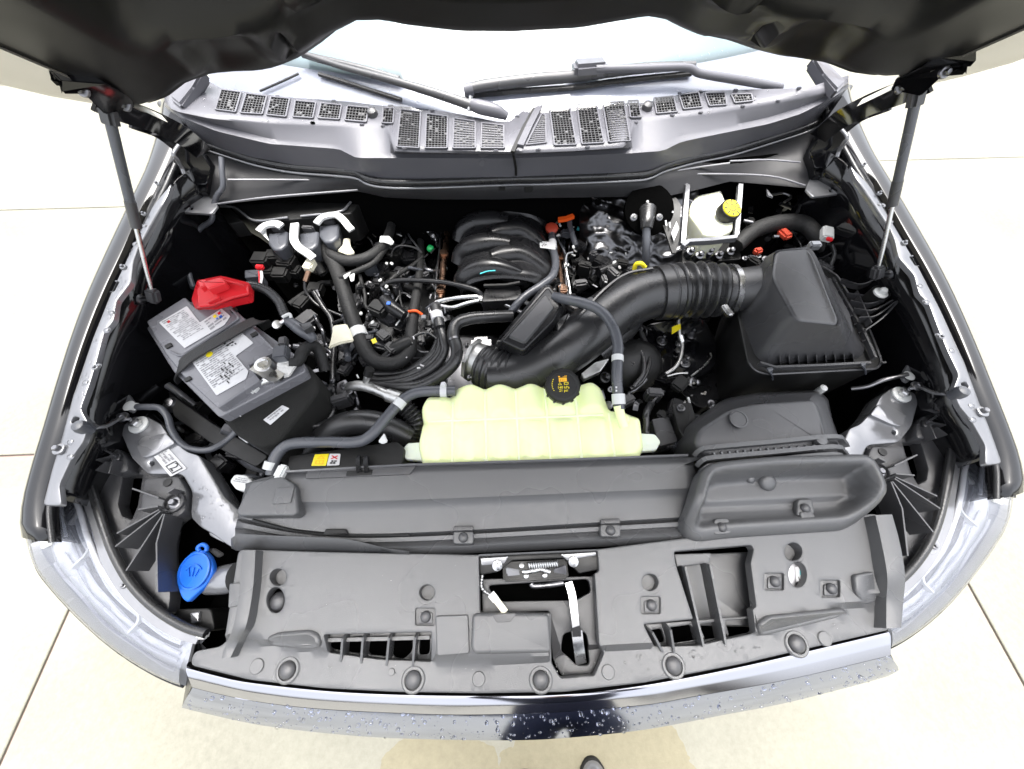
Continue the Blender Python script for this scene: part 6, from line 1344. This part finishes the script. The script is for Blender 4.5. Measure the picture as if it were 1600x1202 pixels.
tpx('wire_hook', [(1200, 306, 1.12), (1222, 302, 1.12), (1236, 308, 1.12), (1226, 316, 1.12)], .004, 'dsteel', wb, seg=8)
for q in ([(1246, 332), (1250, 318), (1248, 306)], [(1162, 345), (1176, 348)], [(1208, 370), (1216, 370)]): tpx('bright_clip', [(a, b, 1.09) for a, b in q], .005, 'dsteel', wb, seg=8)
box('filter_lug', P(1272, 384, 1.16), (.03, .02, .02), 'epaint', ab, bev=.004)
prism('mount_ear', PP([(1198, 295, 1.14), (1200, 305, 1.14), (1208, 308, 1.14)]), (0, 0, -.005), 'epaint', wb, bev=0)
tag(hose('ground_strap', 'thin braided strap running to the grey support plate beside the air filter box', [(1330, 608, 1.0), (1355, 604, 1.02), (1380, 594, 1.04), (1405, 588, 1.05), (1418, 585, 1.055)], .0055, 'dsteel', seg=8), 'thin braided strap running to the grey support plate beside the air filter box', 'strap')
tag(lathe('bumper_pin', [(.009, -.03), (.009, .004), (.005, .007)], P(1286, 607, 1.0), (0, 0, 1), 'white', None, 12), 'small white pin behind the air inlet duct', 'pin')

# ======================= DIM DETAIL IN THE GAPS =======================
def clutter(parent, rect, z0, z1, n, seed, big=1.0):
    r_ = random.Random(seed); x0, y0, x1, y1 = rect
    for k in range(n):
        a, b = r_.uniform(x0, x1), r_.uniform(y0, y1); z = r_.uniform(z0, z1); t = r_.random()
        if t < .34:
            pts = [(a, b, z)]; an = r_.uniform(0, 6.28)
            for j in range(4):
                an += r_.uniform(-.7, .7); st_ = r_.uniform(10, 24)*big; pts.append((min(x1, max(x0, pts[-1][0]+math.cos(an)*st_)), min(y1, max(y0, pts[-1][1]+math.sin(an)*st_)), z+r_.uniform(-.02, .02)))
            tpx('line', pts, r_.choice((.003, .004, .006, .009))*big, r_.choice(('rubber', 'hose', 'plastic', 'tape', 'dsteel')), parent, seg=8)
        elif t < .62:
            box('housing', P(a, b, z), (r_.uniform(.02, .055)*big, r_.uniform(.018, .04)*big, r_.uniform(.02, .05)), r_.choice(('plastic', 'plastic', 'gloss', 'black', 'hose')), parent, ax=r_.uniform(-1.2, 1.2), bev=.005)
        elif t < .76:
            bolt(a, b, z, r_.uniform(.007, .012), r_.choice(('steel', 'dsteel')), parent, axis=(r_.uniform(-.4, .4), r_.uniform(-.6, .2), 1))
        elif t < .9:
            q = P(a, b, z); d = Vector((r_.uniform(-1, 1), r_.uniform(-1, 1), r_.uniform(-.3, .3))).normalized()
            strip('bracket', [q, q+d*.03*big, q+d*.05*big+Vector((r_.uniform(-.02, .02), r_.uniform(-.02, .02), -.02))], r_.uniform(.010, .02), .003, r_.choice(('plastic', 'dsteel', 'dsteel', 'hose')), parent)
        else:
            lathe('sensor', [(.010, -.02), (.012, -.008), (.016, -.006), (.016, .006), (.011, .008), (.008, .022), (.003, .024)], P(a, b, z), (r_.uniform(-1, 1), r_.uniform(-1, .3), 1), r_.choice(('gloss', 'plastic', 'dsteel')), parent, 12)
cl1 = T('cable_loom', 'dim loom of black leads, brackets and bolts between the battery and the engine', 'wiring')
clutter(cl1, (445, 440, 560, 640), .93, .98, 44, 501)
clutter(cl1, (500, 300, 600, 420), .94, .99, 20, 502)
cl2 = T('accessory_cluster', 'dim cluster of brackets and lines below the intake tube', 'brackets')
clutter(cl2, (940, 500, 1010, 640), .90, .95, 22, 503)
clutter(cl2, (1010, 590, 1120, 700), .93, .98, 26, 504)
cl3 = T('firewall_fittings', 'dim brackets and lines on the firewall behind the air filter box', 'brackets')
clutter(cl3, (1160, 300, 1330, 420), 1.0, 1.05, 30, 505)
cl4 = T('engine_dressing', 'small clips, sensors and lines crowded beside the intake manifold', 'fittings')
clutter(cl4, (560, 310, 700, 560), .95, .99, 46, 506, .8)
clutter(cl4, (866, 312, 990, 460), .97, 1.01, 40, 507, .8)
cl5 = T('lower_lines', 'dim hoses and brackets under the front of the battery', 'hoses')
clutter(cl5, (340, 690, 470, 745), .90, .96, 16, 508)
clutter(cl5, (240, 590, 340, 700), .86, .92, 16, 509)
# ======================= WASHER FILLER =======================
wf = T('washer_filler', 'grey washer fluid filler neck with a blue teardrop cap', 'washer filler')
tpx('neck', [(370, 902, .98), (352, 905, .975), (330, 908, .965)], [.028, .028, .026], 'epaint', wf, seg=20)
ct_ = ring([(274, 905, 1.0), (282, 880, 1.004), (298, 862, 1.008), (316, 858, 1.01), (330, 872, 1.01), (334, 892, 1.008), (322, 914, 1.002), (306, 928, .996), (292, 942, .99), (284, 936, .99), (278, 922, .995)], 1.0, .012)
cp2 = stack('cap', [drop_ring(ct_, .012), ct_], 'blue', wf, r=.004, smooth=50)
nb = Vector((-.1, -.22, 1))
lathe('cap_rim', [(.034, 0), (.034, .003), (.031, .004), (.030, .001)], P(304, 892, 1.0065), (-.12, -.12, 1), 'blue', cp2, 32)
x_, y_, a_ = frame((-.12, -.12, 1)); fc = P(304, 892, 1.0065)+a_*.0032
for t in (-.5, 0, .5): strip('wiper_symbol', [fc+x_*t*.012+y_*-.010, fc+x_*t*.024+y_*.006], .002, .002, 'blue', cp2, up=a_, raw=True)
strip('wiper_symbol', [fc+x_*math.cos(R(30+k*20))*.019+y_*(math.sin(R(30+k*20))*.019-.008) for k in range(7)], .002, .002, 'blue', cp2, up=a_)
tube('cap_loop', PP([(312, 862, 1.008), (309, 856, 1.008), (316, 851, 1.008), (323, 855, 1.008), (322, 862, 1.008)]), .004, 'blue', cp2, 8)
prism('strap', PP([(322, 858, 1.0), (334, 856, 1.0), (350, 866, .995), (340, 872, .995)]), (0, 0, -.006), 'black', wf)
bkt = T('headlight_bracket', 'dark bracket with a bright clip between headlight tip and grille cover', 'bracket')
block('block', [(272, 952), (330, 950), (336, 985), (300, 990), (276, 975)], .955, .06, 'black', bkt, fil=.01); block('light_face', [(296, 958), (312, 955), (310, 972), (298, 974)], .962, .02, 'epaint', bkt, fil=.003)
box('bright_clip', P(317, 992, .985), (.02, .014, .014), 'white', bkt, bev=.003)
# ======================= PHOTOGRAPHER (only a shoe tip shows; the rest is mirrored in the grille bar) =======================
def skinned(name, pts, edges, m, parent, root=0, sub=2):
    me = bpy.data.meshes.new(name); me.from_pydata([p[:3] for p in pts], edges, []); me.update()
    o = bpy.data.objects.new(name, me); link(o, parent)
    md = o.modifiers.new('skin', 'SKIN'); md.use_smooth_shade = True
    for i, v in enumerate(me.skin_vertices[0].data):
        v.radius = (pts[i][3], pts[i][4] if len(pts[i]) > 4 else pts[i][3]); v.use_root = (i == root)
    o.modifiers.new('sub', 'SUBSURF').levels = sub; o.modifiers['sub'].render_levels = sub
    me.materials.append(M[m]); return o
X0, Y0 = .085, -.74
pe = T('person', 'person in dark navy clothes and pale shoes standing in front of the grille', 'person')
skinned('trousers', [(X0, Y0, 1.0, .15, .12), (X0, Y0, .92, .16, .125), (X0-.105, Y0, .86, .112), (X0-.115, Y0+.03, .50, .10), (X0-.12, Y0-.01, .13, .085), (X0+.105, Y0, .86, .112), (X0+.115, Y0+.05, .50, .10), (X0+.12, Y0+.04, .13, .085), (X0, Y0, 1.06, .145, .115)],
        [(0, 1), (1, 2), (2, 3), (3, 4), (1, 5), (5, 6), (6, 7), (0, 8)], 'navy', pe, 1)
skinned('jacket', [(X0, Y0, 1.02, .155, .12), (X0, Y0+.02, 1.22, .165, .125), (X0, Y0+.05, 1.40, .17, .12), (X0, Y0+.06, 1.47, .08, .07), (X0-.18, Y0+.06, 1.41, .068), (X0-.25, Y0+.26, 1.44, .055), (X0-.20, Y0+.46, 1.62, .045), (X0-.17, Y0+.55, 1.74, .038), (X0+.18, Y0+.06, 1.41, .068), (X0+.22, Y0+.26, 1.42, .055), (X0+.0, Y0+.48, 1.62, .045), (X0-.06, Y0+.55, 1.74, .038)],
        [(0, 1), (1, 2), (2, 3), (2, 4), (4, 5), (5, 6), (6, 7), (2, 8), (8, 9), (9, 10), (10, 11)], 'navy', pe, 1)
hx = Vector((X0, Y0+.12, 1.64))
hd = skinned('head', [(X0, Y0+.07, 1.48, .055), (X0, Y0+.09, 1.55, .055), (hx.x, hx.y-.01, 1.62, .082, .09), (hx.x, hx.y-.02, 1.70, .080, .09), (hx.x, hx.y-.02, 1.745, .05, .06), (hx.x, hx.y+.055, 1.595, .04, .03), (hx.x, hx.y+.095, 1.63, .013)],
        [(0, 1), (1, 2), (2, 3), (3, 4), (2, 5), (2, 6)], 'skin', pe, 1)
skinned('hair', [(hx.x, hx.y-.05, 1.66, .085, .07), (hx.x, hx.y-.03, 1.72, .088, .085), (hx.x, hx.y+.02, 1.755, .06, .05)], [(0, 1), (1, 2)], 'felt', pe, 0)
for s_ in (-1, 1):
    lathe('eye', [(.011, 0), (.009, .006), (.002, .008)], hx+Vector((s_*.033, .078, 0)), (0, 1, -.3), 'white', hd, 12)
    box('ear', hx+Vector((s_*.088, -.01, -.01)), (.015, .03, .055), 'skin', hd, bev=.006)
box('mouth', hx+Vector((0, .088, -.062)), (.045, .008, .009), 'rust', hd, bev=.003)
for s_, wx in ((-1, X0-.17), (1, X0-.06)):
    q0 = Vector((wx, Y0+.55, 1.74)); ph = Vector((-.056+s_*.035, -.045, 1.855))
    pts = [(*q0, .026), (*(q0.lerp(ph, .4)+Vector((s_*.03, 0, .0))), .030, .018)]; eds = [(0, 1)]
    for f in range(4):
        b0 = Vector(pts[1][:3]); tip = ph+Vector((s_*.03, .006+f*.006, -.03+f*.020)); k_ = len(pts)
        pts += [(*(b0.lerp(tip, .45)+Vector((s_*.02, 0, 0))), .0095), (*(b0.lerp(tip, .8)+Vector((s_*.02, 0, 0))), .0085), (*tip, .008)]
        eds += [(1, k_), (k_, k_+1), (k_+1, k_+2)]
    k_ = len(pts); b0 = Vector(pts[1][:3]); pts += [(*(b0+Vector((-s_*.01, .0, .03))), .011), (*(ph+Vector((s_*.0, -.02, .02))), .009)]; eds += [(1, k_), (k_, k_+1)]
    skinned('hand', pts, eds, 'skin', pe, 0)
for s_, sx_, sy_ in ((-1, X0-.12, Y0-.01), (1, X0+.12, Y0+.015)):
    def ft_(t): return [(-.036, -.10), (-.044, -.02), (-.042, .07), (-.052, .14), (-.045, .19), (-.018, .222), (.018, .222), (.045, .19), (.052, .14), (.042, .07), (.044, -.02), (.036, -.10)]
    b_ = fillet([Vector((sx_+u, sy_+v, .0)) for u, v in ft_(0)], .02, 3)
    sh1 = stack('shoe_sole', [b_, [p+Vector((0, 0, .024)) for p in b_]], 'felt', pe, r=.006, smooth=50)
    up_ = []
    for z, k, cut in ((.022, .97, 0), (.045, .92, 0), (.062, .80, .012), (.078, .62, .055), (.10, .5, .10)):
        up_.append([Vector((sx_+(p.x-sx_)*k, sy_+.02+(p.y-sy_-.02)*(k if p.y < sy_+.02 else max(.25, k-cut*4)), z)) for p in b_])
    stack('shoe_upper', up_, 'epaint', pe, r=.01, smooth=60)
phn = tag(box('phone', (-.056, -.050, 1.905), (.075, .15, .008), 'gloss', None, ax=(RX, UP, -FW), bev=.003), 'black phone held up by the person over the grille', 'phone')
# ======================= RAIN DROPS =======================
def drops(name, label, samp, n, rmin, rmax, seed, m='drop'):
    rr = random.Random(seed); V = []; F = []
    for k in range(n):
        p, nn = samp(rr)
        r_ = rmin+(rmax-rmin)*rr.random()**3; x_, y_, a_ = frame(nn); st_ = rr.uniform(.85, 1.25); b0 = len(V)
        for lv, (kr, kz) in enumerate(((1, -.05), (.92, .28), (.6, .5))):
            for j in range(8):
                an = j*math.pi/4; V.append(p+a_*kz*r_+(x_*math.cos(an)*st_+y_*math.sin(an)/st_)*kr*r_)
        V.append(p+a_*.58*r_); t = len(V)-1
        for lv in range(2):
            for j in range(8): F.append((b0+lv*8+j, b0+lv*8+(j+1) % 8, b0+lv*8+8+(j+1) % 8, b0+lv*8+8+j))
        for j in range(8): F.append((b0+16+j, b0+16+(j+1) % 8, t))
    o = mk(name, V, F, m, None, 80, kind='stuff'); o['label'] = label; o['category'] = 'water drops'; return o
def on_rows(rws, lift=.0):
    def f(rr):
        i = rr.randrange(len(rws)-1); k = rr.randrange(len(rws[0])-1); u, v = rr.random(), rr.random()
        a, b, c, d = rws[i][k], rws[i][k+1], rws[i+1][k], rws[i+1][k+1]
        n_ = (b-a).cross(c-a).normalized(); n_ = n_ if n_.z > 0 else -n_
        return a.lerp(b, u).lerp(c.lerp(d, u), v)+n_*lift, n_
    return f
def on_h(px, h, lift=0):
    q = XY(px, h); xs = [p.x for p in q]; ys = [p.y for p in q]
    def f(rr):
        while 1:
            x, y = rr.uniform(min(xs), max(xs)), rr.uniform(min(ys), max(ys))
            if inside((x, y), q): break
        z = h(x, y); e = .001; return Vector((x, y, z+lift)), Vector((-(h(x+e, y)-z)/e, -(h(x, y+e)-z)/e, 1)).normalized()
    return f
fr5 = [B_, [a.lerp(b, .5)+Vector((0, -.005, .004)) for a, b in zip(B_, C_)], C_]
drops('rain_drops', 'rain drops beading on the bright grille bar', on_rows(fr5), 620, .0009, .0042, 1)
drops('rain_drops', 'rain drops scattered on the grey grille cover', on_h([(420, 1040), (500, 1050), (860, 1060), (1000, 1050), (1300, 990), (1340, 960), (1200, 1000), (950, 1030), (700, 1040)], hc), 150, .0009, .0028, 2)
drops('rain_drops', 'stray rain drops on the flat middle of the grey grille cover', on_h([(450, 875), (740, 880), (740, 950), (560, 980), (450, 975)], hc), 60, .0008, .0022, 12)
drops('rain_drops', 'rain drops on the wet grey fender flange beside the battery', on_h([(236, 330), (205, 390), (172, 470), (145, 540), (118, 615), (128, 640), (150, 560), (178, 490), (205, 420)], dz(hf, -.004)), 90, .001, .0032, 13)
drops('rain_drops', 'rain drops on the wet cowl deck', on_rows([rows[0], rows[1]], .001), 240, .0012, .0045, 3, 'drop')
drops('rain_drops', 'rain drops on the windshield glass', lambda rr: (wp(rr.uniform(-.8, .8), rr.uniform(-.05, .12), .0005), WN), 330, .001, .0042, 4)
drops('rain_drops', 'rain drops on the grey support plate beside the battery', on_h([(250, 760), (320, 745), (350, 790), (330, 820), (290, 810)], lambda x, y: 1.02+.07*(y-.3)), 70, .001, .003, 5)
# ======================= parent offsets =======================
bpy.context.view_layer.update()
for e in EMPT:
    lo = Vector((1e9,)*3); hi = Vector((-1e9,)*3)
    for c in e.children:
        for v in c.bound_box:
            q = c.matrix_world @ Vector(v)
            for i in range(3): lo[i] = min(lo[i], q[i]); hi[i] = max(hi[i], q[i])
    if lo.x > hi.x: continue
    b = Vector(((lo.x+hi.x)/2, (lo.y+hi.y)/2, lo.z)); e.location = b
    for c in e.children: c.matrix_parent_inverse = Matrix.Translation(-b)
